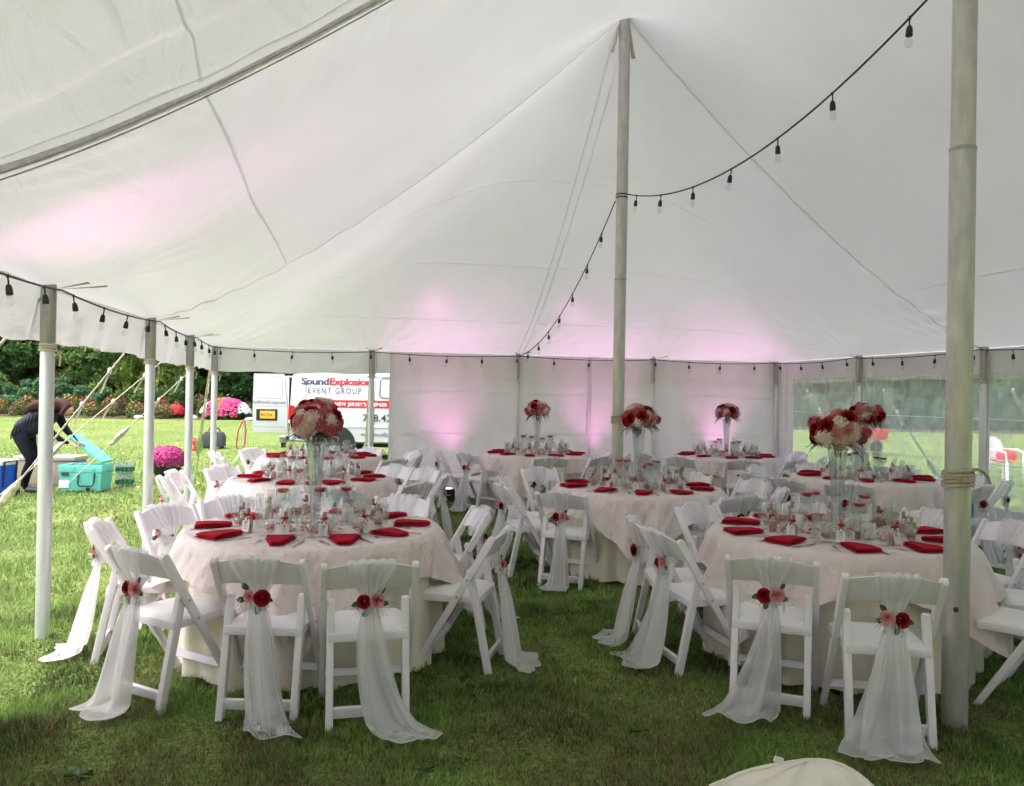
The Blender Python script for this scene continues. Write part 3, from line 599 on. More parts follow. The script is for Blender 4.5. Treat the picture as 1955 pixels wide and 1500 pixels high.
def fern_mesh(ln, m):
    mb = MB(); mb.tube([(0, ln*v, 0.1*ln*math.sin(v*2)-0.35*ln*v*v) for v in np.linspace(0, 1, 7)], 0.0015, 4)
    for k in range(1, 13):
        v = k/13; z = 0.1*ln*math.sin(v*2)-0.35*ln*v*v; y = ln*v; l = ln*0.24*math.sin(math.pi*(0.12+0.88*v))+0.004
        for sx in (-1, 1): mb.add([(0, y, z), (sx*l*.5, y+l*.12, z+.002), (sx*l, y+l*.45, z-.004), (sx*l*.45, y+l*.38, z)], [(0, 1, 2, 3)])
    return mb.mesh(m)
def rose_mesh(r, m, seed):
    q = random.Random(seed); mb = MB(); mb.ball((0, 0, 0.42*r), 0.16*r, 8, 6, (1, 1, 2.0))
    for ring, (n, rad, h, span, fl_) in enumerate(((2, .16, 1.02, 3.9, .02), (3, .28, 1.06, 2.9, .05), (4, .43, 1.0, 2.2, .12), (5, .58, .86, 1.75, .25), (5, .72, .62, 1.7, .45))):
        for k in range(n):
            a0 = 6.283*k/n+ring*0.9+q.uniform(-.2, .2); rk = rad*q.uniform(.93, 1.07); hk = h*q.uniform(.93, 1.05)
            def fn(u, v):
                a = a0+(u-.5)*span; edge = 1-(2*abs(u-.5))**3*.35; rr = rk*(.55+.5*v)+fl_*v**3+.10*max(0, v-.75)*4*.25
                return (r*rr*math.cos(a), r*rr*math.sin(a), r*(hk*v*edge-.22*fl_*v**4-.05+.06*(u-.5)))
            mb.grid(fn, 6, 5)
    return mb.mesh(m, smooth='all')
FM = dict(rr=rose_mesh(0.030, M['redrose'], 1), rp=rose_mesh(0.029, M['pinkrose'], 2), br=rose_mesh(0.048, M['redrose'], 3), bp=ruffle_mesh(0.042, M['pinkcar'], 4), bq=ruffle_mesh(0.044, M['pinkrose'], 5), hy=hydra_mesh(0.082, M['cream'], 6), hb=hydra_mesh(0.080, M['blushpet'], 7),
          lf=leaf_mesh(0.050, 0.030, M['leaf']), fern=fern_mesh(0.16, M['fern']), bigleaf=leaf_mesh(0.10, 0.055, M['leaf']))
def sprig_mesh(seed):
    q = random.Random(seed); mb = MB(); mb.cur = 0
    for k in range(6):
        a = q.uniform(-1.0, 1.0); l = q.uniform(.04, .085); e = Vector((math.sin(a)*l, -0.012+q.uniform(-.012, .012), -math.cos(a)*l)); mb.cur = 1; mb.tube([(0, 0, 0), e*.5+Vector((0.004, -.004, .002)), e], 0.0006, 3)
        mb.cur = 0
        for j in range(4): mb.ball(e*(1-.16*j)+Vector((q.uniform(-.007, .007), q.uniform(-.005, .005), q.uniform(-.007, .007))), 0.0030, 5, 3)
    return mb.mesh([M['breath'], M['leaf']])
SPR = [sprig_mesh(k) for k in (1, 2, 3)]
# ---------------------------------------------------------------- sash draped over a chair back
SP_Y = [-.165, -.178, -.205, -.246, -.272, -.293, -.272, -.238, -.222, -.232, -.250, -.270, -.290, -.312, -.335, -.372, -.43]
SP_Z = [.615, .668, .725, .788, .8085, .795, .745, .675, .612, .545, .45, .35, .25, .15, .065, .032, .022]
SP_W = [.028, .066, .092, .110, .116, .114, .098, .066, .028, .040, .056, .068, .080, .092, .104, .112, .112]
SP_A = [.007, .008, .007, .004, .004, .007, .011, .013, .012, .015, .022, .028, .032, .034, .032, .026, .02]
def sash_mesh(seed, sway=None, flare=1.0, lenf=1.0):
    q = random.Random(seed); sway = q.uniform(-.12, .12) if sway is None else sway
    mb = MB(); hem = MB(); K = len(SP_Y)-1
    for layer in range(2):
        ph = [q.uniform(0, 6.28) for _ in range(6)]; nf = q.uniform(1.2, 1.9); s2 = sway*(1 if layer == 0 else q.uniform(.2, 1.3))+(0 if layer == 0 else q.uniform(-.04, .04)); back = 0.0 if layer == 0 else 0.012
        v0 = 0.0 if layer == 0 else 8/16
        def fn(u, v):
            w_ = v0+(1-v0)*v; x_ = w_*K; cy_ = np.interp(x_, range(K+1), SP_Y); cz_ = np.interp(x_, range(K+1), SP_Z); hw = np.interp(x_, range(K+1), SP_W); am = np.interp(x_, range(K+1), SP_A)
            tail = max(0.0, (w_-.5)/.5); hw *= (1+(flare-1)*tail)*(1-.22*tail*(1-tail)*4*(.5+.5*math.sin(ph[1]))); tw = tail*tail
            uu = (u-.5)*2; f1 = math.sin(uu*math.pi*nf+ph[0]+tail*1.2); f2 = math.sin(uu*math.pi*nf*1.9+ph[1]-tail*2)
            x = s2*tw*1.0+hw*uu*(1+.10*math.sin(ph[2]+tail*5))+0.030*math.sin(tail*4.2+ph[3])*tail*(1-.5*tail)+.012*math.sin(uu*3+ph[4]+tail*3)*tail
            y = cy_-back*min(1, tail*4)+am*(f1+.35*f2)-(am*1.5*abs(math.sin(uu*math.pi*2.6+ph[5]*.2)) if .27 < w_ < .56 else 0)+(am*1.2*abs(math.sin(uu*math.pi*2.6+ph[5]*.2)) if w_ < .2 else 0)-(0 if tail < .8 else (tail-.8)*0.30*(.3+.7*math.sin(ph[4]+uu*1.4)**2)*(1-.5*uu*uu))
            z = cz_*(1 if tail < .01 else 1)+(0.010*abs(math.sin(uu*math.pi*2.6+ph[5]*.2)) if tail <= 0 and .18 < w_ < .34 else 0)
            if tail > 0.72: z = max(0.040, z+0.014*(tail-.72)/.28*(1+f1))
            if tail > 0.0: y -= 0.05*s2*tail*math.sin(ph[5])
            return (x, y, z)
        mb.grid(fn, 40, 64 if layer == 0 else 34)
        # rolled hem down both edges and along the bottom
        lo = .52 if layer == 0 else .02
        hem.tube([fn(0, v) for v in np.linspace(lo, 1, 26)], .0022, 4); hem.tube([fn(1, v) for v in np.linspace(lo, 1, 26)], .0022, 4); hem.tube([fn(u, 1) for u in np.linspace(0, 1, 30)], .0026, 4)
    mb2 = hem
    def kn(u, v):
        a = u*6.283; z = 0.655-0.10*v; r_ = 0.026*(1+.9*abs(v-.5)**1.5*2)+0.004*math.sin(a*5); return (r_*1.25*math.cos(a), -0.224-(0.0 if v > .5 else (v-.5)*0.06)+r_*0.55*math.sin(a), z)
    mb2.grid(kn, 24, 8)
    return mb.mesh(M['organza'], smooth='all'), mb2.mesh(M['organza2'], smooth='all')
SASH = [sash_mesh(100+k) for k in range(5)]
def make_sash(loc, rz, label, group, data, seed):
    q = random.Random(seed); e = empty('chair_sash', loc, rz, label, 'chair sash', group)
    put('drape', data[0], e); put('gather', data[1], e)
    sw = q.choice((-1, 1)); y = -0.248; z = 0.608+q.uniform(-.012, .012)
    put('red_rose', FM['rr'], e, (-.028*sw, y, z+q.uniform(-.008, .004)), (1.45, q.uniform(-.3, .3), -.25*sw), q.uniform(.88, 1.15)); put('pink_rose', FM['rp'], e, (.030*sw, y, z+q.uniform(0, .012)), (1.45, q.uniform(-.3, .3), .3*sw), q.uniform(.85, 1.12))
    for (x, zz, ro) in ((-.052*sw, z-.005, 1.9*sw), (.045*sw, z+.03, -.8*sw), (.058*sw, z-.012, -1.7*sw), (-.02*sw, z-.035, 2.9)): put('leaf', FM['lf'], e, (x*.8, y+.002, zz), (1.57, ro*-1.0 if False else -ro, 0), q.uniform(.8, 1.1))
    put('baby_breath', SPR[q.randrange(3)], e, (-.05*sw, y, z), (0.1, 0.5*sw, 0), 1.1); put('baby_breath', SPR[q.randrange(3)], e, (.05*sw, y, z), (0.1, -.9*sw, 0), 1.1)
    return e
# ---------------------------------------------------------------- tableware prototypes
def goblet():
    mb = MB(); mb.lathe([(0, 0), (.033, 0.001), (.034, .004), (.012, .010), (.0055, .018), (.0055, .036), (.012, .044), (.026, .056), (.036, .078), (.0385, .105), (.0365, .135), (.0355, .158), (.034, .158), (.035, .135), (.037, .105), (.0345, .079), (.025, .059), (0, .052)], 20); return mb.mesh(M['glass'], smooth='all')
def flute():
    mb = MB(); mb.lathe([(0, 0), (.030, 0.001), (.031, .004), (.010, .009), (.0042, .016), (.0042, .060), (.010, .072), (.019, .10), (.0235, .14), (.0235, .17), (.0215, .205), (.0205, .205), (.0225, .17), (.0220, .14), (.0175, .102), (0, .080)], 18); return mb.mesh(M['glass'], smooth='all')
def carafe():
    mb = MB(); mb.lathe([(0, 0.001), (.046, 0.001), (.052, .008), (.053, .05), (.047, .10), (.030, .145), (.0225, .165), (.0225, .19), (.031, .235), (.034, .245), (.033, .247), (.0290, .235), (.0205, .19), (.0205, .166), (.028, .146), (.045, .1), (.051, .05), (.050, .01), (0, .006)], 24); return mb.mesh(M['glass'], smooth='all')
def vase():
    mb = MB(); mb.lathe([(0, 0.001), (.056, .001), (.058, .006), (.052, .014), (.030, .022), (.026, .04), (.030, .10), (.038, .25), (.048, .40), (.060, .51), (.066, .535), (.0635, .535), (.058, .51), (.046, .40), (.036, .25), (.027, .10), (0, .05)], 28); return mb.mesh(M['vase'], smooth='all')
def vase_water():
    mb = MB(); mb.lathe([(0, .053), (.0265, .1), (.0355, .25), (.0452, .40), (.0545, .48), (0, .48)], 24); return mb.mesh(M['water'], smooth=True)
CANDLE_GLASS = (lambda mb: (mb.lathe([(0, 0), (.040, .001), (.041, .005), (.014, .012), (.006, .022), (.006, .095), (.011, .12), (.006, .145), (.012, .165), (.032, .185), (.042, .215), (.043, .255), (.046, .272), (.0445, .272), (.0415, .255), (.0405, .215), (.030, .188), (0, .170)], 20), mb.mesh(M['glass'], smooth='all'))[1])(MB())
CANDLE_WATER = (lambda mb: (mb.lathe([(0, .173), (.029, .19), (.0395, .216), (.0405, .238), (0, .238)], 18), mb.mesh(M['water'], smooth=True))[1])(MB())
CANDLE = (lambda mb: (mb.lathe([(0, .2385), (.026, .232), (.034, .242), (.035, .254), (.030, .258), (.012, .256), (0, .254)], 16), mb.tube([(0, 0, .254), (.001, 0, .266)], .001, 4), mb.mesh(M['candle'], smooth=True))[2])(MB())
def bottle_parts():
    g = MB(); g.lathe([(0, .001), (.024, .001), (.026, .006), (.026, .072), (.022, .086), (.0115, .096), (.0105, .112), (.0125, .114), (.0125, .118), (.0095, .118), (.0095, .097), (.020, .085), (.0245, .072), (.0245, .007), (0, .004)], 18)
    s_ = MB(); s_.lathe([(0, .0045), (.0235, .0075), (.0240, .062), (.0215, .070), (0, .068)], 16)
    c = MB(); c.lathe([(0, .106), (.0088, .106), (.0108, .120), (.0118, .138), (.0105, .141), (0, .142)], 12)
    t_ = MB(); pl = [(-.026, 0), (.026, 0), (.026, .060), (.012, .078), (-.012, .078), (-.026, .060)]
    t_.prism(pl, 'y', -.0005, .0005)
    i = MB(); q = random.Random(4)
    for row in range(4):
        z = .056-.012*row; w_ = (.016, .012, .017, .009)[row]
        i.tube([(x, -.0012, z+.0035*math.sin(x*900+row)*q.uniform(.5, 1)) for x in np.linspace(-w_, w_, 16)], .0007, 3)
    b_ = MB()
    b_.lathe([(.0115, .099), (.0145, .102), (.0115, .105)], 14)
    for sx in (-1, 1):
        b_.tube([(0, -.014, .102), (sx*.014, -.018, .112), (sx*.024, -.018, .106), (sx*.014, -.018, .100), (0, -.015, .101)], .0022, 5, squash=2.0)
        b_.tube([(0, -.014, .101), (sx*.008, -.02, .088), (sx*.014, -.022, .072)], .0020, 5, squash=1.6)
    return g.mesh(M['glass'], smooth='all'), s_.mesh(M['salt'], smooth=True), c.mesh(M['cork'], smooth=True), t_.mesh(M['card']), i.mesh(M['ink']), b_.mesh(M['redrose'], smooth=True)
BOT = bottle_parts()
def globe():
    mb = MB(); mb.lathe([(0, .001), (.026, .001), (.027, .004), (.010, .009), (.008, .016), (.018, .022), (.032, .036), (.038, .055), (.034, .074), (.024, .086), (.0225, .086), (.033, .073), (.0365, .055), (.030, .037), (0, .024)], 18)
    c = MB(); q = random.Random(2)
    for k in range(26):
        z = q.uniform(.030, .066); rr = math.sqrt(max(0, .0275**2-(z-.053)**2))*math.sqrt(q.random()); a = q.uniform(0, 6.28); c.ball((rr*math.cos(a), rr*math.sin(a), z), .0075, 6, 4, (1, 1, .8))
    return mb.mesh(M['glass'], smooth='all'), c.mesh(M['candy'], smooth='all')
GLO = globe()
def mug():
    mb = MB(); mb.lathe([(0, .002), (.033, .002), (.036, .006), (.040, .09), (.039, .092), (.037, .09), (.033, .012), (0, .010)], 24); mb.tube([(.038, 0, .074), (.058, 0, .076), (.066, 0, .052), (.056, 0, .028), (.037, 0, .026)], .005, 8); return mb.mesh(M['china'], smooth=True)
def fork():
    mb = MB(); zf = lambda y: .002+.010*max(0, (y-.02)/.08)**2-.006*max(0, (y-.06)/.04)+0.006*max(0, (-.02-y)/.07)
    w_ = lambda v: (.0075 if v < .1 else lerp(.007, .0035, min(1, (v-.1)/.5)) if v < .68 else lerp(.0035, .0115, sm(min(1, (v-.68)/.14))))
    mb.grid(lambda u, v: ((u-.5)*2*w_(v), -.095+.145*v, zf(-.095+.145*v)), 4, 26)
    for k in range(4):
        x = -.0096+.0064*k; mb.grid(lambda u, v: (x+(u-.5)*.0034*(1-.4*v), .049+.046*v, zf(.049+.046*v)), 1, 6)
    return mb.mesh(M['cutlery'], smooth='all')
def knife():
    mb = MB(); pl = [(-.0065, -.105), (.0065, -.105), (.0055, -.01), (.0090, .02), (.0100, .07), (.004, .112), (-.0045, .115), (-.0055, -.01)]; mb.prism(pl, 'z', .0, .003); return mb.mesh(M['cutlery'], smooth=True, bevel=.001)
def napkin_mesh(seed):
    q = random.Random(seed); mb = MB(); a0, a1, hl = q.uniform(.082, .095), q.uniform(.020, .045), .110
    def sec(v, lay):
        w_ = lerp(a0, a1, v)*(1-.05*lay); return w_
    for lay in range(3):
        z0 = .0010+.0068*lay; th = .0078+.002*math.sin(lay); dx = q.uniform(-.005, .005); dy = q.uniform(-.005, .005); rot = q.uniform(-.05, .05)
        vs = []; N, K = 14, 12
        for j in range(K+1):
            v = j/K; w_ = sec(v, lay); y = (v-.5)*2*hl+dy; edge = min(v, 1-v)*K; hh = th*(0.5+.5*min(1, edge/1.3)); bulge = .005*math.sin(math.pi*v)*(lay == 2)
            for k in range(N):
                a = 2*math.pi*k/N; cx_, sx_ = math.cos(a), math.sin(a); p = 0.35
                xx = w_*math.copysign(abs(cx_)**p, cx_); zz = hh/2*math.copysign(abs(sx_)**.6, sx_)
                x2 = xx+dx; y2 = y; c_, s_ = math.cos(rot), math.sin(rot)
                vs.append((x2*c_-y2*s_, x2*s_+y2*c_, z0+th/2+zz+bulge+.003*math.sin(x2*40+lay)*math.sin(y*25)*(lay/2)))
        fs = [(j*N+k, j*N+(k+1) % N, (j+1)*N+(k+1) % N, (j+1)*N+k) for j in range(K) for k in range(N)]+[tuple(range(N-1, -1, -1)), tuple(K*N+k for k in range(N))]
        mb.add(vs, fs)
    return mb.mesh(M['napkin'], smooth=True)
NAP = [napkin_mesh(k) for k in range(4)]
GOB, FLU, CAR, VAS, VWA, MUG, FRK, KNF = goblet(), flute(), carafe(), vase(), vase_water(), mug(), fork(), knife()
shk = MB(); shk.lathe([(0, .001), (.017, .001), (.018, .004), (.0135, .06), (.0125, .06), (.016, .005), (0, .003)], 12); SHK = shk.mesh(M['glass'], smooth='all')
shk = MB(); shk.lathe([(0, .0035), (.0155, .0055), (.0135, .048), (0, .048)], 12); SHP = shk.mesh(M['pepper'], smooth=True); SHS = shk.mesh(M['breath'], smooth=True)
shk = MB(); shk.lathe([(.0145, .058), (.0150, .066), (.011, .074), (0, .078)], 12); SHC = shk.mesh(M['cutlery'], smooth=True)
BOARD = (lambda mb: (mb.lathe([(0, .742), (.762, .742), (.7625, .758), (0, .758)], 64), mb.mesh(M['resin'], smooth=True))[1])(MB())
TLEG = (lambda mb: (mb.tube([(0, 0, 0), (0, 0, .742)], .016, 10), mb.mesh(M['steel'], smooth=True))[1])(MB())
def cloth_mesh(seed):
    q = random.Random(seed); p = [q.uniform(0, 6.28) for _ in range(5)]; mb = MB(); n = 180
    def fn(u, v):
        a = u*2*math.pi
        if v < .3: r = .764*v/.3; return (r*math.cos(a), r*math.sin(a), .7600)
        k = (v-.3)/.7; f = k**.8
        r = .766+.010*min(1, k*8)+f*(.025+.045*(math.sin(a*17+p[0]+.6*math.sin(a*3+p[1]))*.6+.4*math.sin(a*29+p[2])))+.015*f*math.sin(a*4+p[3])
        z = .758-.738*k+.008*math.sin(a*9+p[4])*k
        return (r*math.cos(a), r*math.sin(a), max(.012, z))
    mb.grid(fn, n, 30); return mb.mesh(M['cloth'], smooth='all')
def overlay_mesh(seed, phi, half=.985):
    q = random.Random(seed); p = [q.uniform(0, 6.28) for _ in range(7)]; mb = MB(); n = 200
    def fn(u, v):
        a = u*2*math.pi; b_ = a-phi; dist = half/max(abs(math.cos(b_)), abs(math.sin(b_))); dist = min(dist, half*1.36); d = dist*v
        if d < .772: return (d*math.cos(a), d*math.sin(a), .7635+.0018*math.sin(d*40*math.cos(a*2)+p[0]))
        h = d-.772; c4 = .5+.5*math.cos(4*(b_-math.pi/4)); mid = 1-c4
        r = .774+.016*min(1, h*25)+h*(.30+.10*c4*c4+.12*math.sin(a*13+p[1]+.8*math.sin(a*3+p[6]))+.08*math.sin(a*23+p[2])*(.4+c4))+.006*math.sin(a*41+p[3]+h*30)*min(1, h*10)+.004*math.sin(a*67+h*55+p[4])*min(1, h*10)
        z = .7625-h*.97+.004*math.sin(a*31+p[5])*min(1, h*10)
        return (r*math.cos(a), r*math.sin(a), z)
    mb.grid(fn, n, 46); return mb.mesh(M['blush'], smooth='all')
PET = []
def petals_mesh(seed, n=120, r0=.07, r1=.30):
    q = random.Random(seed); mb = MB()
    for k in range(n):
        a = q.uniform(0, 6.28); r = q.uniform(r0, r1); c = Vector((r*math.cos(a), r*math.sin(a), .7685)); t_ = q.uniform(0, 6.28); s_ = q.uniform(.010, .018); tl = q.uniform(-.006, .006)
        u_ = Vector((math.cos(t_), math.sin(t_), 0))*s_; v_ = Vector((-math.sin(t_), math.cos(t_), 0))*s_*.8
        mb.add([c-u_, c-v_+Vector((0, 0, .003+tl*.3)), c+u_+Vector((0, 0, .006)), c+v_+Vector((0, 0, .003))], [(0, 1, 2, 3)])
    return mb.mesh(M['petal'])
def make_bouquet(loc, rz, label, seed, sc_=1.0):
    q = random.Random(seed); e = empty('bouquet', loc, rz, label, 'bouquet', 'table bouquets'); e.scale = (sc_,)*3
    n = 0
    spots = []
    N = 30
    for k in range(N):
        z = 1-1.28*(k+.5)/N; a = 2.399*k+q.uniform(-.2, .2); s_ = math.sqrt(max(0, 1-z*z)); spots.append(Vector((s_*math.cos(a), s_*math.sin(a), z)))
    kinds = ['hy', 'bp', 'br', 'hb', 'bq', 'bp', 'hy', 'br', 'bq', 'hb', 'bp', 'bq', 'hy', 'br', 'bp', 'hb', 'bq', 'br', 'hy', 'bp', 'bq', 'hb', 'br', 'bp', 'hy', 'bq', 'bp', 'br', 'hb', 'bq']
    kinds = ['br' if (k_ == 'bq' and i_ % 3 == 0) else 'bp' if (k_ == 'hb' and i_ % 4 == 1) else k_ for i_, k_ in enumerate(kinds)]; sh = q.randrange(6); kinds = kinds[sh:]+kinds[:sh]
    names = dict(hy='cream_hydrangea', hb='blush_hydrangea', br='red_rose', bp='pink_carnation', bq='pale_carnation')
    for d, kd in zip(spots, kinds):
        rr = {'hy': .106, 'hb': .106, 'br': .132, 'bp': .136, 'bq': .130}[kd]*q.uniform(.86, 1.14)
        p = Vector((d.x*rr*1.12, d.y*rr*1.12, d.z*rr*.86)); put(names[kd], FM[kd], e, p, d.to_track_quat('Z', 'Y').to_euler(), q.uniform(.9, 1.12)*(.80 if kd in ('hy', 'hb') else .95))
    for k in range(11):
        a = 6.283*k/11+q.uniform(-.2, .2); put('fern_leaf', FM['fern'], e, (.06*math.cos(a), .06*math.sin(a), -.045), (q.uniform(-.55, .0), 0, a-1.57), q.uniform(.8, 1.1))
    for k in range(5):
        a = 6.283*k/5+q.uniform(-.4, .4); put('leaf', FM['bigleaf'], e, (.08*math.cos(a), .08*math.sin(a), -.04), (q.uniform(-.4, .2), q.uniform(-.4, .4), a-1.57), q.uniform(.7, 1))
    mb = MB()
    for k in range(7):
        a = 6.283*k/7; mb.tube([(.04*math.cos(a), .04*math.sin(a), -.02), (.025*math.cos(a+1), .025*math.sin(a+1), -.09), (.018*math.cos(a+2), .018*math.sin(a+2), -.14)], .003, 5)
    mb.build('stems', M['fern'], e, smooth=True)
    return e
# ---------------------------------------------------------------- tables, their settings and their chairs
PLACES = ['front', 'front right', 'right front', 'right back', 'back right', 'back', 'back left', 'left back', 'left front', 'front left']
def place_chair(x, y, rz, label, slabel, sdata, seed):
    if not chair_used[0]: c = CHAIR0; chair_used[0] = True
    else: c = copy_tree(CHAIR0)
    c.location = (x, y, 0); c.rotation_euler = (0, 0, rz); tag(c, label, 'chair', 'white folding chairs at the round tables')
    make_sash((x, y, 0), rz, slabel, 'sheer chair sashes', sdata, seed)
def make_table(nm, cx, cy, phi, chairs, seat0, detail, seed, nseat=10, bq=1.0):
    """chairs: (angle in degrees as seen from above, distance, extra turn); seat0: angle of the front place"""
    q = random.Random(seed); TZ = .7665
    t_ = empty('round_table', (cx, cy, 0), 0, 'round folding table under the cloths of the '+nm, 'table', 'round banquet tables')
    put('table_top', BOARD, t_)
    for k in range(4): put('leg', TLEG, t_, (.3*math.cos(k*1.57+.78), .3*math.sin(k*1.57+.78), 0))
    tag(put('tablecloth', cloth_mesh(seed), None, (cx, cy, 0)), 'floor-length ivory tablecloth on the '+nm, 'tablecloth', 'ivory tablecloths')
    tag(put('table_overlay', overlay_mesh(seed+50, phi), None, (cx, cy, 0)), 'crinkled blush square overlay cloth on the '+nm, 'tablecloth', 'blush overlay cloths')
    tag(put('petal_scatter', petals_mesh(seed), None, (cx, cy, 0)), 'loose red rose petals scattered on the '+nm, 'petals', kind='stuff')
    v_ = empty('glass_vase', (cx, cy, TZ), q.uniform(0, 6), 'tall clear trumpet vase on the '+nm, 'vase', 'tall glass vases'); put('glass_body', VAS, v_); put('vase_water', VWA, v_)
    make_bouquet((cx, cy, TZ+.62+(.05 if 'window' in nm else 0)), q.uniform(0, 6.28), 'red, pink and cream flower bouquet on the '+nm, seed+7, bq)
    def P(a, r): return (cx+r*math.cos(a), cy+r*math.sin(a), TZ)
    for k in range(nseat):
        pl = PLACES[k] if nseat == 10 else PLACES[k]
        a = R(seat0)+2*math.pi*k/nseat+q.uniform(-.05, .05); at_ = 'at %s place of the %s' % (pl, nm)
        o = put('napkin', NAP[q.randrange(4)], None, P(a, .60+q.uniform(-.015, .015)), (0, 0, a+1.57+q.uniform(-.35, .35)+(3.14 if q.random() < .4 else 0)), q.uniform(.95, 1.08)); tag(o, 'folded red napkin '+at_, 'napkin', 'red napkins on the '+nm)
        if detail >= 1:
            o = put('fork', FRK, None, P(a-.19, .62), (0, 0, a+1.57+q.uniform(-.2, .2))); tag(o, 'steel fork '+at_, 'fork', 'forks on the '+nm)
            o = put('knife', KNF, None, P(a+.19, .63), (0, 0, a+1.57+q.uniform(-.2, .2))); tag(o, 'steel knife '+at_, 'knife', 'knives on the '+nm)
        rg = .44+q.uniform(-.03, .03)
        tag(put('goblet', GOB, None, P(a+.24+q.uniform(-.04, .04), rg)), 'clear stemmed water goblet '+at_, 'glass', 'water goblets on the '+nm)
        tag(put('champagne_flute', FLU, None, P(a+.10+q.uniform(-.04, .04), .35+q.uniform(-.02, .03))), 'clear champagne flute '+at_, 'glass', 'champagne flutes on the '+nm)
        b_ = empty('favour_bottle', P(a-.12+q.uniform(-.03, .03), rg-.02), a+1.57+q.uniform(-.5, .5), 'pink salt bottle with white tag '+at_, 'bottle', 'favour bottles on the '+nm)
        put('glass_body', BOT[0], b_); put('pink_salt', BOT[1], b_); put('cork', BOT[2], b_); tg = put('tag', BOT[3], b_, (q.uniform(-.008, .008), -.031, .006), (-.16, q.uniform(-.15, .15), 0)); put('tag_lettering', BOT[4], tg); put('ribbon', BOT[5], b_)
        g_ = empty('candy_globe', P(a-.30+q.uniform(-.03, .03), rg), 0, 'small glass globe of pink candies '+at_, 'candy bowl', 'candy globes on the '+nm); put('glass_body', GLO[0], g_); put('candies', GLO[1], g_, None, (0, 0, q.uniform(0, 6)))
        if k % 3 == 1 or detail == 3: tag(put('mug', MUG, None, P(a+.02, .24 if detail != 3 else .36), (0, 0, q.uniform(0, 6.28))), 'white china mug '+at_, 'mug', 'white mugs on the '+nm)
    for k in range(4):
        a = R(seat0)+.5+1.57*k+q.uniform(-.1, .1); pos = ['front right', 'back right', 'back left', 'front left'][k]
        c = empty('candle_glass', P(a, .20+q.uniform(-.02, .02)), 0, 'stemmed glass with floating red candle, %s of vase on the %s' % (pos, nm), 'candle', 'floating candles on the '+nm); h = q.choice((.82, .92, 1.0)); c.scale = (1, 1, h)
        put('glass_body', CANDLE_GLASS, c); put('candle_water', CANDLE_WATER, c); put('candle', CANDLE, c)
    for k in range(2):
        a = R(seat0)+(-.35 if k == 0 else 2.6); tag(put('carafe', CAR, None, P(a, .235)), 'clear glass carafe %s the vase on the %s' % (['in front of', 'behind'][k], nm), 'carafe', 'carafes on the '+nm)
    for k in range(2):
        a = R(seat0)+.28+.22*k; s_ = empty('shaker', P(a, .27), 0, ['pepper', 'salt'][k]+' shaker in front of the vase on the '+nm, 'shaker', 'shakers on the '+nm); put('glass_body', SHK, s_); put('contents', (SHP, SHS)[k], s_); put('cap', SHC, s_)
    order = sorted(range(len(chairs)), key=lambda i: (chairs[i][0]-250) % 360)
    used = set()
    for i, ci in enumerate(order):
        ang, r, turn = chairs[ci][:3]; a = R(ang); want = ((ang-270) % 360)/36
        pi_ = min((p_ for p_ in range(10) if p_ not in used), key=lambda p_: min(abs(p_-want), 10-abs(p_-want))); used.add(pi_); pl = PLACES[pi_]
        x, y = cx+r*math.cos(a), cy+r*math.sin(a); rz = a+math.pi/2+R(turn)
        if detail >= 2 or len(chairs[ci]) > 3:
            ex = chairs[ci][3] if len(chairs[ci]) > 3 else {}; sd_ = sash_mesh(seed*31+ci, ex.get('sway'), ex.get('flare', q.uniform(.9, 1.25)))
        else: sd_ = SASH[(ci+seed) % 5]
        place_chair(x, y, rz, 'white folding chair at the %s side of the %s' % (pl, nm), 'sheer white sash with roses, %s chair of the %s' % (pl, nm), sd_, seed*100+ci)
TABLES = dict(T1=(-1.22, 5.12), T2=(-1.95, 8.02), T3=(-2.5, 10.75), T4=(1.20, 7.70), T5=(.38, 11.92), T6=(3.2, 12.15), T7=(3.95, 9.1), T8=(2.08, 5.20))
make_table('near open-side table', *TABLES['T1'], R(52), [(271, .94, -3, dict(sway=.16, flare=1.1)), (297, 1.12, -14, dict(sway=.17, flare=1.15)), (236, .97, 4, dict(sway=-.03, flare=1.35)), (188, 1.03, 8, dict(sway=.05, flare=1.6)), (158, 1.02, -8), (348, .96, 0, dict(sway=-.05, flare=1.5)), (36, .98, -20), (72, 1.08, 5), (108, 1.05, 0), (132, 1.1, -5)], 262, 2, 11, bq=.90)
make_table('near pole-side table', *TABLES['T8'], R(-8), [(231, 1.05, 18, dict(sway=-.20, flare=.85)), (258, 1.2, 2, dict(sway=-.10, flare=1.6)), (196, .97, -2, dict(sway=-.02, flare=1.5)), (171, 1.02, 8, dict(sway=.1, flare=1.3)), (122, .99, 5), (311, 1.12, 6, dict(sway=-.36, flare=1.7)), (343, 1.12, 0), (14, 1.12, 0), (40, 1.12, -6), (78, 1.08, 0)], 258, 2, 12, bq=1.0)
make_table('middle open-side table', *TABLES['T2'], R(-50), [(150, 1.05, 0), (178, 1.12, 8), (205, 1.1, -5), (120, 1.0, 0), (90, 1.02, 0), (60, 1.08, 0), (38, 1.12, 10), (5, 1.05, -4), (330, 1.05, 0), (290, 1.0, 0)], 262, 1, 13)
make_table('van-side table', *TABLES['T3'], R(-40), [(150, 1.05, 0), (185, 1.12, 5), (215, 1.08, 0), (30, 1.1, 0), (355, 1.05, 8), (70, 1.02, 0), (110, 1.02, 0), (325, 1.08, 0)], 255, 0, 14)
make_table('centre table', *TABLES['T4'], R(38), [(224, .95, 22, dict(sway=.04, flare=1.0)), (168, 1.06, 6, dict(sway=-.08, flare=1.4)), (122, 1.45, 0), (311, .94, -14), (345, 1.05, 0), (20, 1.08, 0), (55, 1.06, 0), (196, 1.08, 0)], 264, 1, 15)
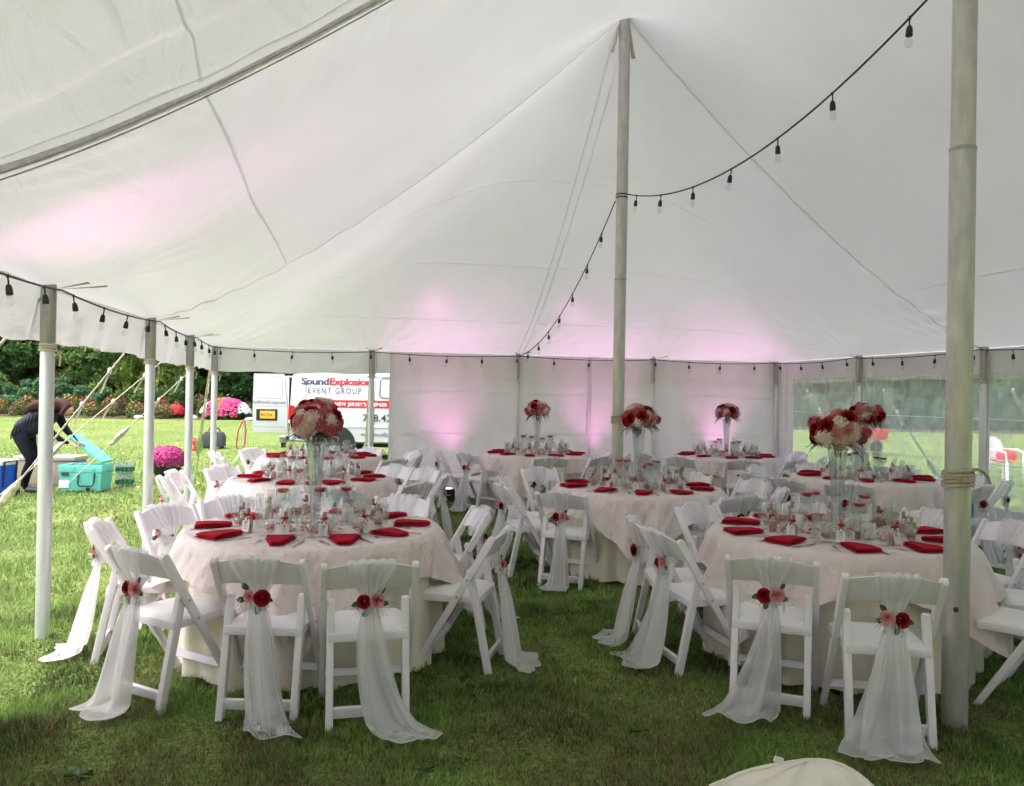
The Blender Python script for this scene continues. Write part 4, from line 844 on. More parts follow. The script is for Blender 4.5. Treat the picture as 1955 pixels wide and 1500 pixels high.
make_table('back wall left table', *TABLES['T5'], R(-55), [(188, 1.2, -6, dict(sway=-.05, flare=1.4)), (216, 1.0, 8, dict(sway=0, flare=1.2)), (277, .96, 0), (312, 1.02, 0), (348, 1.05, 0), (20, 1.02, 0)], 258, 0, 16)
make_table('back wall right table', *TABLES['T6'], R(-35), [(195, 1.06, 0), (228, 1.1, 0), (300, 1.05, 5), (335, 1.1, 0), (20, 1.05, 0), (160, 1.05, 0), (265, 1.1, 0)], 258, 0, 17)
make_table('window-side table', *TABLES['T7'], R(-25), [(187, 1.12, 5), (214, 1.1, -5), (240, 1.06, 0), (300, 1.06, 4), (330, 1.1, 0), (10, 1.08, 0), (48, 1.02, 0), (95, 1.05, 0), (140, 1.05, 0)], 250, 3, 18)
# ---------------------------------------------------------------- things inside the tent
M.update(blue=mat('blue_paper', (0.02, 0.35, 0.60), 0.6), yellow=mat('yellow_paper', (0.75, 0.50, 0.05), 0.6), bagcloth=mat('cream_canvas', (0.78, 0.71, 0.63), 0.85, var=0.06, vscale=6, bump=0.35, bscale=14, sheen=0.2),
    red=mat('red_plastic', (0.60, 0.02, 0.02), 0.35), redcloth=mat('red_cloth', (0.62, 0.04, 0.05), 0.8), plastic=mat('white_plastic', (0.80, 0.80, 0.82), 0.35), teal=mat('seafoam_plastic', (0.16, 0.62, 0.52), 0.45, var=0.05, vscale=5), tealin=mat('seafoam_liner', (0.22, 0.68, 0.58), 0.4),
    tan=mat('tan_plastic', (0.33, 0.27, 0.22), 0.5, var=0.05), royal=mat('royal_blue_plastic', (0.01, 0.09, 0.55), 0.4), pot=mat('dark_pot', (0.03, 0.04, 0.035), 0.5), mum=mat('magenta_mum', (0.34, 0.015, 0.13), 0.7, var=0.4, vscale=25),
    skin=mat('skin', (0.55, 0.30, 0.22), 0.5, spec=0.4), vest=mat('quilted_vest', (0.020, 0.022, 0.034), 0.7, spec=0.2, var=0.2, vscale=10, bump=0.3, bscale=20), legging=mat('black_legging', (0.008, 0.008, 0.013), 0.85, spec=0.15), hair=mat('dark_hair', (0.050, 0.016, 0.012), 0.6, spec=0.2, var=0.4, vscale=30, stretch=(1, 1, 8)), shoe=mat('grey_shoe', (0.05, 0.06, 0.07), 0.6),
    van=mat('white_van_paint', (0.54, 0.55, 0.57), 0.22, spec=0.6, var=0.015, vscale=1.5), vanred=mat('red_vinyl_print', (0.50, 0.02, 0.03), 0.7, spec=.2), vangrey=mat('slate_vinyl_print', (0.07, 0.07, 0.12), 0.7, spec=.2), vandark=mat('dark_print', (0.035, 0.035, 0.04), 0.5), tyre=mat('tyre', (0.02, 0.02, 0.02), 0.8), trim=mat('grey_window_trim', (0.12, 0.12, 0.135), 0.6), plate=mat('orange_plate', (0.75, 0.42, 0.03), 0.5),
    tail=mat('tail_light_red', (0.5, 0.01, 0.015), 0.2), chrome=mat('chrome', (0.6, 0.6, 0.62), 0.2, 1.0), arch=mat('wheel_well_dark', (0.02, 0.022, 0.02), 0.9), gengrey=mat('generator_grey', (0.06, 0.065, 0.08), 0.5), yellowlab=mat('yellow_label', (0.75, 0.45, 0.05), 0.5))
tbl = empty('folding_table', (1.62, 1.45, 0), R(8), 'white folding table corner at the bottom edge near the cream bag', 'table')
mb = MB(); mb.box((0, 0, .72), (1.2, .75, .03)); mb.build('table_top', M['plastic'], tbl, bevel=.01)
for sx in (-1, 1):
    for sy in (-1, 1): mb = MB(); mb.tube([(sx*.5, sy*.3, 0), (sx*.48, sy*.3, .705)], .014, 10); mb.build('leg', M['steel'], tbl, smooth=True)
def bag(u, v):
    a = u*2*math.pi; h = v; env = (1-(h**2.6))**.5 if h < 1 else 0; x = .36*env*math.cos(a); y = .19*env*math.sin(a)*(1-.25*h)
    f = .010*math.sin(a*5+h*7)+.008*math.sin(a*11-h*9)+.016*math.exp(-((x*.8+h*.42-.30)/.02)**2)*(math.sin(a) < 0)
    return (x*(1+f*.6), y*(1+f*2)-f*.8*(math.sin(a) < 0), .45*h+.015*math.sin(x*14)*h)
bg_ = empty('cloth_bag', (0.96, 2.62, 0), R(-12), 'rounded cream canvas bag standing on the grass at the bottom edge', 'bag')
mb = MB(); mb.grid(bag, 72, 40); mb.build('bag_body', M['bagcloth'], bg_, smooth='all')
mb = MB(); mb.grid(lambda u, v: (lambda p: (p[0], p[1]-.007, p[2]+.004))(bag(.76+.10*(u-.35)+.006*v, .97-.5*u-.03*v)), 20, 3); mb.build('seam_flap', M['bagcloth'], bg_, smooth='all')
mb = MB(); mb.box((-.272, -.03, .352), (.055, .01, .022), (0, -.5, 0)); mb.build('pull_tab', M['bagcloth'], bg_, bevel=.003)
mb = MB(); mb.box((-.085, -.02, .449), (.03, .012, .018), (0, .3, .3)); mb.build('tie_end', M['bagcloth'], bg_, bevel=.003)
# gift bag on a chair of the window table
gb = empty('gift_bag', (4.47, 8.13, .468), R(8), 'blue and yellow gift bag on a chair by the clear windows', 'bag', None)
mb = MB(); mb.box((0, 0, .10), (.23, .10, .19)); mb.build('bag_body', M['yellow'], gb, bevel=.004)
mb = MB(); mb.box((.096, -.0515, .12), (.04, .003, .24)); mb.box((-.07, .0, .215), (.09, .104, .06)); mb.build('blue_panel', M['blue'], gb)
mb = MB(); mb.tube([(-.07, -.02, .20), (-.045, -.02, .31), (.0, -.02, .345), (.035, -.02, .31), (.05, -.02, .20)], .012, 6, squash=.4); mb.build('handle', M['blue'], gb, smooth=True)
mb = MB(); mb.add([(-.06, 0, .2), (.0, .02, .32), (.05, 0, .2), (.1, -.01, .3), (.09, .02, .2)], [(0, 1, 2), (2, 3, 4)]); mb.build('tissue_paper', M['card'], gb)
# broad-leaved weeds in the worn turf
wm = attrmat('weed_leaf', 'tint')
def weed(x, y, n, ln, seed, label):
    q = random.Random(seed); mb = MB()
    for k in range(n):
        a = 6.283*k/n+q.uniform(-.4, .4); l = ln*q.uniform(.6, 1.15); el = q.uniform(.15, .75); d = Vector((math.cos(a)*math.cos(el), math.sin(a)*math.cos(el), math.sin(el))); sd_ = Vector((-math.sin(a), math.cos(a), 0))
        mb.grid(lambda u, v: d*l*v+sd_*(u-.5)*l*.30*math.sin(math.pi*(.08+.88*v))*(1+.25*math.sin(v*22))+Vector((0, 0, -.35*l*v*v+abs(u-.5)*.02)), 2, 7)
    o = mb.build('weed_plant', mat('weed_green', (0.06, 0.13, 0.03), .5, var=.35, vscale=30, transl=.2) if 'WG' not in M else M['WG'], None, smooth='all', loc=(x, y, 0.002)); M.setdefault('WG', o.data.materials[0])
    tag(o, label, 'weed', 'broad-leaved weeds in the lawn')
for i, (x, y, n, ln, lb) in enumerate(((.95, 3.05, 11, .10, 'large leafy weed in the worn grass before the near right chairs'), (.62, 3.9, 8, .07, 'small leafy weed in the aisle beside the near right table'), (-.35, 3.45, 8, .06, 'small weed on the grass right of the near open-side chairs'), (-1.75, 3.35, 8, .07, 'small weed at the feet of the near open-side chairs'), (.15, 4.5, 9, .06, 'small weed in the middle of the grass aisle'), (.75, 2.75, 7, .07, 'leafy weed at the bottom edge left of the cream bag'), (-.05, 2.7, 9, .05, 'small weed at the bottom middle of the lawn'), (1.75, 3.2, 8, .05, 'small weed beside the trailing sash of the near right chair'))): weed(x, y, n, ln, i, lb)
# ---------------------------------------------------------------- white van behind the tent
def text_mesh(s, size, m, squeeze=1.0, bold=0.0, spacing=1.0):
    cu = bpy.data.curves.new('t', 'FONT'); cu.body = s; cu.size = size; cu.offset = bold; cu.extrude = 0.001; cu.space_character = spacing; cu.resolution_u = 3
    o = bpy.data.objects.new('t', cu); COL.objects.link(o); bpy.context.view_layer.update()
    me = bpy.data.meshes.new_from_object(o.evaluated_get(bpy.context.evaluated_depsgraph_get())); bpy.data.objects.remove(o); bpy.data.curves.remove(cu)
    me.transform(Matrix.Diagonal((squeeze, 1, 1, 1))); me.materials.clear(); me.materials.append(m); return me
VX, VY = -5.33, 19.4          # rear corner nearest the tent; the van points to +X, its near side faces the tent
van = empty('van', (VX, VY, 0), 0, 'white event company van parked behind the tent with rear door open', 'van')
# lofted body: stations along x, half section (y offset inwards at sill, waist, shoulder, roof)
st = [(0.0, .45, 1.98, .10), (.06, .42, 2.04, .03), (.5, .40, 2.10, 0), (2.2, .40, 2.13, 0), (3.6, .40, 2.12, 0), (4.25, .40, 2.06, 0.0), (4.75, .40, 1.62, .01), (4.95, .40, 1.28, .02), (5.45, .42, 1.18, .05), (5.7, .46, 1.05, .12), (5.74, .5, .9, .16)]
WD = 2.0; mb = MB(); vs = []; NSEC = 0
for (x, zb, zt, ins) in st:
    h = zt-zb
    prof = [(0.10, zb), (0.02, zb+.04), (0.0, zb+.25*h), (0.0, zb+.50*h), (.03, zb+.62*h), (.10, zb+.86*h), (.15, zb+.94*h), (.25, zb+.985*h), (.6, zt), (1.0, zt+.01)]
    prof = [(y+ins, z) for y, z in prof]; ring = prof+[(WD-y, z) for y, z in reversed(prof[:-1])]
    NSEC = len(ring); vs += [(x+(z-zb)*.10*(x < .05), y, z) for y, z in ring]
fs = [(i*NSEC+k, (i+1)*NSEC+k, (i+1)*NSEC+k+1, i*NSEC+k+1) for i in range(len(st)-1) for k in range(NSEC-1)]
fs += [(i*NSEC, i*NSEC+NSEC-1, (i+1)*NSEC+NSEC-1, (i+1)*NSEC) for i in range(len(st)-1)]+[tuple(range(NSEC)), tuple(range(len(st)*NSEC-1, (len(st)-1)*NSEC-1, -1))]
mb.add(vs, fs); body = mb.build('body', M['van'], van, smooth=True)
def vanside(x, z, xi=0.0): # y of the near side skin at height z (mid stations)
    zb, zt = .40, 2.11; f = (z-zb)/(zt-zb); P_ = [(.25, 0), (.5, 0), (.62, .03), (.86, .10), (.94, .15)]
    return float(np.interp(f, [p[0] for p in P_], [p[1] for p in P_]))
lean = math.atan2(.10-.03, .24*1.71)
def vantext(name, s, x0, z0, size, m, width, bold=0.0, spacing=1.0, off=.004):
    y = vanside(0, z0+size*.35); up = z0+size*.35 > 1.40
    me = text_mesh(s, size, m, 1.0, bold, spacing); xs_ = [v.co.x for v in me.vertices]; me.transform(Matrix.Translation((-min(xs_), 0, 0))); me.transform(Matrix.Diagonal((width/(max(xs_)-min(xs_)), 1, 1, 1))); return put(name, me, van, (x0, vanside(0, z0)-off-.012, z0), (math.pi/2-(lean if up else 0), 0, 0))
vantext('lettering', 'Sound', .30, 1.79, .225, M['vangrey'], .66, .006, .92)
vantext('lettering', 'Explosion', .98, 1.79, .225, M['vanred'], 1.0, .006, .90)
vantext('lettering', 'EVENT GROUP', .48, 1.575, .205, M['vangrey'], 1.26, 0, 1.28)
mb = MB(); mb.add([(.33, -.006+vanside(0, 1.24), 1.245), (4.2, -.006, 1.245), (4.2, -.006+vanside(0, 1.42), 1.425), (.36, -.010+vanside(0, 1.42), 1.425)], [(0, 1, 2, 3)]); mb.build('red_band', M['vanred'], van)
vantext('lettering', "NEW YORK & NEW JERSEY'S PREMIER ENTERTAINMENT", .36, 1.290, .115, M['china'], 3.0, .003, 1.12, .006)
vantext('lettering', '718.42', 1.80, .93, .24, M['vandark'], .68, .002, 1.05)
vantext('lettering', 'www.SoundExplosion', 1.76, .58, .13, M['vandark'], 1.0, 0, 1.0)
def ringrect(mb, x0, x1, z0, z1, t_, yfn, r_=.09, n=6):
    def loop(x0, x1, z0, z1, r_):
        out_ = []
        for (cx_, cz_, a0) in ((x1-r_, z1-r_, 0), (x0+r_, z1-r_, 90), (x0+r_, z0+r_, 180), (x1-r_, z0+r_, 270)):
            out_ += [(cx_+r_*math.cos(R(a0+90*k/n)), cz_+r_*math.sin(R(a0+90*k/n))) for k in range(n+1)]
        return out_
    a_, b_ = loop(x0, x1, z0, z1, r_), loop(x0+t_, x1-t_, z0+t_, z1-t_, r_*.7); N = len(a_)
    mb.add([(x, yfn(z), z) for x, z in a_]+[(x, yfn(z), z) for x, z in b_], [(i, (i+1) % N, (i+1) % N+N, i+N) for i in range(N)])
    return b_
for (x0, x1) in ((2.17, 3.05), (3.2, 3.9)):
    mb = MB(); b_ = ringrect(mb, x0, x1, 1.47, 1.97, .035, lambda z: vanside(0, z)-.014, .10); w_ = mb.build('side_window', M['trim'], van)
    mb = MB(); mb.add([(x, vanside(0, z)-.010, z) for x, z in b_], [tuple(range(len(b_)))]); mb.build('window_panel', M['van'], w_)
def wheel(x):
    e = MB(); e.lathe([(.18, -.11), (.33, -.10), (.36, -.06), (.36, .06), (.33, .10), (.18, .11)], 32); o = e.build('wheel', M['tyre'], van, smooth=True, loc=(x, .20, .36), rot=(math.pi/2, 0, 0))
    e = MB(); e.lathe([(0, .075), (.06, .08), (.10, .06), (.19, .085), (.20, .10)], 24); e.build('rim', M['chrome'], o, smooth=True)
    e = MB(); pts = [(x+.47*math.cos(a), .36+.47*math.sin(a)) for a in np.linspace(-.05, math.pi+.05, 22)]; e.prism(pts, 'y', -.006, .06); e.build('wheel_arch', M['arch'], van)
    e = MB(); e.lathe([(.18, -.11), (.33, -.10), (.36, -.06), (.36, .06), (.33, .10), (.18, .11)], 24); e.build('wheel', M['tyre'], van, smooth=True, loc=(x, 1.80, .36), rot=(math.pi/2, 0, 0))
wheel(1.16); wheel(4.72)
mb = MB(); mb.box((2.3, -.006, .80), (3.9, .012, .05)); mb.build('rub_strip', M['van'], van, bevel=.005)
for x_ in (.42, 2.06, 3.14): mb = MB(); mb.add([(x_, vanside(0, z_)-.0075, z_) for z_ in (.5, .85, 1.25, 1.46, 1.87, 1.99)]+[(x_+.012, vanside(0, z_)-.0075, z_) for z_ in (1.99, 1.87, 1.46, 1.25, .85, .5)], [(0, 1, 10, 11), (1, 2, 9, 10), (2, 3, 8, 9), (3, 4, 7, 8), (4, 5, 6, 7)]); mb.build('panel_seam', M['trim'], van)
mb = MB(); mb.add([(.1, .118, 2.02), (4.2, .13, 2.03), (4.2, .15, 2.045), (.1, .14, 2.035)], [(0, 1, 2, 3)]); mb.build('drip_rail', M['trim'], van, loc=(0, -.012, -.03))
mb = MB(); mb.box((.10, -.004, 1.10), (.13, .03, .36)); tl = mb.build('tail_light', M['tail'], van, bevel=.01)
mb = MB(); mb.box((.10, -.006, .90), (.12, .028, .07)); mb.build('reverse_lens', M['china'], tl, bevel=.005)
mb = MB(); mb.box((-.10, 1.0, .47), (.16, 2.0, .17)); mb.build('rear_bumper', M['chrome'], van, bevel=.03)
mb = MB(); mb.box((-.06, 1.0, .42), (.08, .5, .1)); mb.box((-.10, .12, .38), (.1, .14, .22)); mb.build('tow_hitch', M['black'], van, bevel=.01)
mb = MB(); mb.box((2.9, 1.0, .36), (5.0, 1.5, .12)); mb.build('underbody', M['arch'], van)
mb = MB(); mb.add([(4.30, .30, 1.98), (4.72, .05, 1.58), (4.72, 1.95, 1.58), (4.30, 1.70, 1.98)], [(0, 1, 2, 3)]); mb.build('windscreen', M['black'], van, loc=(.06, 0, .03))
mb = MB(); mb.box((5.74, .35, .82), (.03, .25, .18)); mb.build('headlight', M['china'], van, bevel=.01)
mb = MB(); mb.box((5.74, 1.65, .82), (.03, .25, .18)); mb.build('headlight', M['china'], van, bevel=.01)
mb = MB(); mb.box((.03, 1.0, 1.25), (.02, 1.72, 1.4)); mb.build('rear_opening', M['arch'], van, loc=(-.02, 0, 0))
# rear door nearest the tent swung straight back, its outer face towards the tent
def reardoor(loc, rz, plate):
    d = empty('rear_door', loc, rz); d.parent = van
    mb = MB(); mb.prism([(-.84, .62), (-.005, .62), (-.005, .92), (-.005, 1.2), (-.05, 1.62), (-.10, 2.02), (-.83, 2.02), (-.845, 1.3)], 'y', -.03, .04); sk_ = mb.build('door_skin', M['van'], d, bevel=.02, smooth=True)
    mb = MB(); b_ = ringrect(mb, -.80, -.13, 1.44, 1.97, .008, lambda z: -.0335, .07); mb.build('blank_window', M['trim'], d)
    mb = MB(); mb.box((-.43, -.031, 1.255), (.80, .003, .006)); mb.box((-.43, -.031, .76), (.80, .003, .006)); mb.build('panel_line', M['trim'], d)
    if plate:
        mb = MB(); mb.box((-.50, -.036, 1.045), (.50, .02, .27)); mb.build('plate_recess', M['black'], d, bevel=.02)
        mb = MB(); mb.box((-.48, -.049, 1.05), (.36, .006, .18)); mb.build('number_plate', M['plate'], d, bevel=.003)
        put('plate_lettering', text_mesh('BN-7254', .095, M['vandark'], .80, .001), d, (-.645, -.0535, 1.012), (math.pi/2, 0, 0))
        put('door_lettering', text_mesh('ionEventGroup.com', .115, M['vandark'], .83), d, (-.835, -.0325, 1.31), (math.pi/2, 0, 0))
        mb = MB(); mb.box((-.03, -.034, 1.8), (.03, .03, .12)); mb.box((-.03, -.034, .8), (.03, .03, .12)); mb.build('hinge', M['van'], d, bevel=.006)
reardoor((0.02, .03, 0), 0, True)
reardoor((0.02, 1.98, 0), R(-12), False)
# stand and red strap beside the van door
e = empty('light_stand', (-6.05, 18.5, 0), 0, 'thin silver stand beside the open van door', 'stand')
mb = MB(); mb.tube([(0, 0, 0), (0, 0, .95)], .02, 10); mb.build('pole', M['alul'], e, smooth=True)
mb = MB()
for a in (0, 2.1, 4.2): mb.tube([(.28*math.cos(a), .28*math.sin(a), 0.01), (0, 0, .3)], .009, 6)
mb.build('tripod_leg', M['alul'], e, smooth=True)
mb = MB(); mb.tube([(-.02, 0, .93), (-.12, 0, .7), (-.16, 0, .35), (-.06, 0, .22), (.03, 0, .40), (.06, 0, .7), (.02, 0, .93)], .022, 8, squash=.6); tag(mb.build('red_strap', M['red'], None, smooth=True, loc=(-6.05, 18.46, 0)), 'red strap looped over the silver stand by the van door', 'strap')
# fuel can and generator on the lawn
e = empty('fuel_can', (-8.42, 21.6, 0), R(10), 'red plastic fuel can on the lawn', 'fuel can')
mb = MB(); mb.prism([(-.17, 0), (.17, 0), (.17, .20), (.12, .27), (-.08, .27), (-.17, .22)], 'y', -.09, .09); mb.build('can_body', M['red'], e, bevel=.02, smooth=True)
mb = MB(); mb.tube([(-.08, 0, .26), (-.06, 0, .33), (.06, 0, .33), (.10, 0, .26)], .016, 8); mb.build('handle', M['red'], e, smooth=True)
mb = MB(); mb.tube([(-.13, 0, .24), (-.15, 0, .40), (-.18, 0, .50)], .016, 8); mb.build('spout', M['black'], e, smooth=True)
mb = MB(); mb.box((-.04, -.092, .10), (.18, .004, .10)); mb.build('label', M['yellowlab'], e)
e = empty('generator', (-8.22, 22.6, 0), R(5), 'dark grey portable generator beside the red fuel can', 'generator')
mb = MB(); mb.prism([(-.28, .05), (.28, .05), (.30, .32), (.22, .46), (-.18, .48), (-.29, .36)], 'y', -.18, .18); mb.build('housing', M['gengrey'], e, bevel=.03, smooth=True)
mb = MB(); mb.tube([(-.16, 0, .46), (-.12, 0, .56), (.12, 0, .56), (.18, 0, .45)], .02, 8); mb.build('handle', M['black'], e, smooth=True)
mb = MB(); [mb.box((x, y, .03), (.08, .06, .06)) for x in (-.2, .2) for y in (-.12, .12)]; mb.build('foot', M['black'], e)
# ---------------------------------------------------------------- coolers, bottles, person at the open side
c = empty('cooler', (-6.62, 12.75, 0), R(3), 'open seafoam green cooler the person is reaching into', 'cooler')
def coolerbody(w_, d_, h_, m, mi, parent):
    mb = MB(); P_ = lambda z, k: [(-w_/2*k, -d_/2*k, z), (w_/2*k, -d_/2*k, z), (w_/2*k, d_/2*k, z), (-w_/2*k, d_/2*k, z)]
    vs = P_(.02, .90)+P_(h_*.72, .96)+P_(h_*.74, 1.0)+P_(h_, 1.0)+P_(h_, .80)+P_(.12, .74)
    fs = [(3, 2, 1, 0)]+[(r_*4+k, r_*4+(k+1) % 4, r_*4+4+(k+1) % 4, r_*4+4+k) for r_ in range(5) for k in range(4)]+[(20, 21, 22, 23)]
    mb.add(vs, fs); return mb.build('tub', m, parent, bevel=.012, smooth=True)
tb = coolerbody(.66, .42, .42, M['teal'], M['tealin'], c)
mb = MB(); mb.box((0, 0, .03), (.66, .40, .05)); ld = mb.build('lid', M['teal'], c, bevel=.02, smooth=True, loc=(.04, .0, .44)); 
ld.location = (.30, 0, .435); ld.rotation_euler = (0, R(38), 0); ld.data.transform(Matrix.Translation((-.33, 0, 0)))
mb = MB(); mb.box((-.33, 0, .0), (.56, .30, .012)); mb.build('lid_gasket', M['tealin'], ld, bevel=.006)
mb = MB(); mb.tube([(-.12, -.005, .30), (-.12, -.03, .14), (-.09, -.035, .10), (.09, -.035, .10), (.12, -.03, .14), (.12, -.005, .30)], .011, 8); mb.build('handle', M['black'], c, smooth=True, loc=(.10, -.205, 0))
mb = MB(); mb.lathe([(0, 0), (.028, 0), (.028, .02), (.012, .024), (0, .024)], 14); mb.build('drain_plug', M['black'], c, smooth=True, loc=(.12, -.19, .05), rot=(1.57, 0, 0))
mb = MB(); mb.box((-.22, -.212, .28), (.11, .004, .05)); mb.build('badge', M['gengrey'], c)
mb = MB(); mb.box((-.24, -.203, .13), (.15, .004, .12)); mb.build('sticker', M['card'], c)
mb = MB(); mb.box((-.1, -.212, .37), (.05, .02, .05)); mb.box((.2, -.212, .37), (.05, .02, .05)); mb.build('latch', M['teal'], c, bevel=.006)
c = empty('cooler', (-7.62, 13.55, 0), R(2), 'tan closed cooler behind the bending person', 'cooler')
mb = MB(); mb.box((0, 0, .21), (.95, .44, .40)); mb.build('tub', M['tan'], c, bevel=.03, smooth=True)
mb = MB(); mb.box((0, 0, .445), (1.0, .48, .07)); mb.build('lid', mat('pale_tan_lid', (.45, .42, .38), .5), c, bevel=.02, smooth=True)
mb = MB(); mb.box((.05, -.2225, .16), (.10, .004, .03)); mb.build('badge', M['red'], c)
mb = MB(); mb.tube([(.50, -.1, .40), (.53, -.1, .36), (.53, .1, .36), (.50, .1, .40)], .014, 8); mb.build('handle', M['tan'], c, smooth=True)
c = empty('storage_tub', (-7.72, 13.5, .482), 0, 'clear plastic tub standing on the tan cooler', 'tub')
mb = MB(); mb.lathe([(0, .005), (.20, .005), (.22, .30), (.225, .31), (.215, .31), (.195, .012), (0, .012)], 4); mb.build('tub_body', M['bulb'], c, loc=(0, 0, 0), rot=(0, 0, .78))
mb = MB(); mb.box((-.03, 0, .10), (.2, .18, .17)); mb.box((.08, .02, .12), (.06, .14, .2)); mb.build('packed_linen', mat('green_linen', (.25, .35, .28), .8), c, bevel=.01)
c = empty('cooler', (-7.52, 11.95, 0), R(-8), 'royal blue wheeled cooler cut by the picture edge', 'cooler')
mb = MB(); mb.box((0, 0, .26), (.42, .34, .42)); mb.build('tub', M['royal'], c, bevel=.03, smooth=True)
mb = MB(); mb.box((0, 0, .50), (.45, .37, .07)); mb.build('lid', M['card'], c, bevel=.02, smooth=True)
mb = MB(); mb.tube([(.215, -.12, .15), (.235, -.12, .52), (.235, .12, .52), (.215, .12, .15)], .014, 8); mb.build('pull_handle', M['black'], c, smooth=True)
for sy in (-1, 1): mb = MB(); mb.lathe([(0, -.02), (.06, -.02), (.06, .02), (0, .02)], 16); mb.build('wheel', M['black'], c, smooth=True, loc=(.17, sy*.18, .062), rot=(1.57, 0, 0))
mb = MB(); mb.box((.06, -.1725, .26), (.06, .004, .34)); mb.box((-.1, -.1725, .26), (.05, .004, .34)); mb.build('ridge', M['royal'], c, bevel=.001)
c = empty('bottle_case', (-6.30, 13.35, 0), R(5), 'shrink-wrapped case of green-labelled water bottles behind the cooler', 'bottle case')
bt = MB(); bt.lathe([(0, .0), (.030, .0), (.031, .01), (.031, .13), (.026, .16), (.012, .185), (.012, .20), (0, .202)], 10); BT = bt.mesh(glassmat('bottle_plastic', (.85, .9, .92), .06, .1, .1), smooth=True)
bt = MB(); bt.lathe([(.0318, .055), (.0318, .115)], 10); BL = bt.mesh(mat('green_label', (.02, .16, .07), .5), smooth=True)
for k in range(4):
    for j in range(3):
        for h in range(2): o = put('bottle', BT, c, (-.10+.066*k, -.066+.066*j, .002+.205*h)); put('label', BL, o)
# person bending over the cooler (facing +X)
def skinned(name, chains, m, parent, root=0, lvl=2):
    vs, es, rad, idx = [], [], [], {}
    for ch in chains:
        prev = None
        for (p, r_) in ch:
            key = tuple(round(c_, 4) for c_ in p)
            if key not in idx: idx[key] = len(vs); vs.append(p); rad.append(r_)
            if prev is not None and prev != idx[key]: es.append((prev, idx[key]))
            prev = idx[key]
    me = bpy.data.meshes.new('m'); me.from_pydata(vs, es, []); o = bpy.data.objects.new(name, me); COL.objects.link(o)
    md = o.modifiers.new('skin', 'SKIN'); md.use_smooth_shade = True; sv = me.skin_vertices[0].data
    for i, r_ in enumerate(rad): sv[i].radius = r_ if isinstance(r_, tuple) else (r_, r_); sv[i].use_root = (i == root)
    s2 = o.modifiers.new('sub', 'SUBSURF'); s2.levels = lvl; s2.render_levels = lvl
    bpy.context.view_layer.update()
    m2 = bpy.data.meshes.new_from_object(o.evaluated_get(bpy.context.evaluated_depsgraph_get())); bpy.data.objects.remove(o)
    m2.materials.clear(); m2.materials.append(m); m2.polygons.foreach_set('use_smooth', [True]*len(m2.polygons))
    return put(name, m2, parent)
pe = empty('person', (-7.48, 12.55, 0), R(-4), 'person in dark quilted vest and black leggings bending over the cooler', 'person')
hip = (0, 0, .90); wst = (.13, 0, 1.03); chs = (.33, 0, 1.17); nck = (.50, 0, 1.27)
sl, sr = (.42, .17, 1.20), (.42, -.17, 1.20)
hl, hr = (-.01, .10, .88), (-.01, -.10, .88)
body_ch = [[(hip, (.17, .165)), (wst, (.125, .14)), (chs, (.14, .15)), (nck, .055), ((.58, 0, 1.30), .05), ((.66, 0, 1.31), .092), ((.72, 0, 1.25), .085)],
           [(chs, .14), (sl, .085), ((.52, .20, .98), .058), ((.72, .12, .82), .038), ((.80, .08, .78), .026)], [(chs, .14), (sr, .085), ((.50, -.20, .98), .058), ((.70, -.14, .80), .038), ((.79, -.10, .76), .026)],
           [(hip, .14), (hl, .125), ((.06, .12, .50), .078), ((-.06, .13, .27), .066), ((-.10, .13, .08), .036), ((-.04, .13, .04), .036), ((.06, .14, .03), .03)],
           [(hip, .14), (hr, .125), ((.22, -.13, .50), .080), ((.14, -.13, .27), .066), ((.12, -.13, .08), .036), ((.18, -.13, .04), .036), ((.28, -.14, .03), .03)]]
skinned('body', body_ch, M['legging'], pe)
skinned('quilted_vest', [[((-.09, 0, .88), (.20, .19)), ((.08, 0, 1.0), (.19, .175)), ((.20, 0, 1.08), (.195, .18)), ((.33, 0, 1.16), (.20, .19)), ((.44, 0, 1.22), (.15, .15)), ((.50, 0, 1.265), .08)]], M['vest'], pe)
mb = MB()
for k in range(9):
    x = -.06+.058*k; z = .905+.0395*k*1.0; mb.tube([(x+.10*math.sin(a)*.55-.0*a, .185*math.cos(a)*(1.02 if k > 1 else 1.08), z+(.185+.006*(k in (0, 6, 7)))*math.sin(a)) for a in np.linspace(-.5, math.pi+.5, 14)], .010, 5)
mb.build('quilting', M['vest'], pe, smooth=True)
skinned('head', [[((.60, 0, 1.285), .055), ((.655, 0, 1.30), .09), ((.70, 0, 1.265), .088), ((.755, 0, 1.22), .058)]], M['skin'], pe)
mb = MB(); mb.ball((.785, 0, 1.225), .016, 8, 6, (1.3, .7, .9)); mb.ball((.765, .035, 1.262), .010, 6, 4); mb.ball((.765, -.035, 1.262), .010, 6, 4); mb.build('face_feature', M['skin'], pe, smooth='all')
skinned('hair', [[((.76, 0, 1.30), .05), ((.70, 0, 1.345), .085), ((.62, 0, 1.345), .10), ((.50, -.05, 1.36), .10), ((.36, -.10, 1.355), .10), ((.22, -.13, 1.31), .08), ((.12, -.15, 1.25), .05)], [((.70, 0, 1.345), .085), ((.69, -.085, 1.28), .04), ((.64, -.11, 1.18), .03)]], M['hair'], pe)
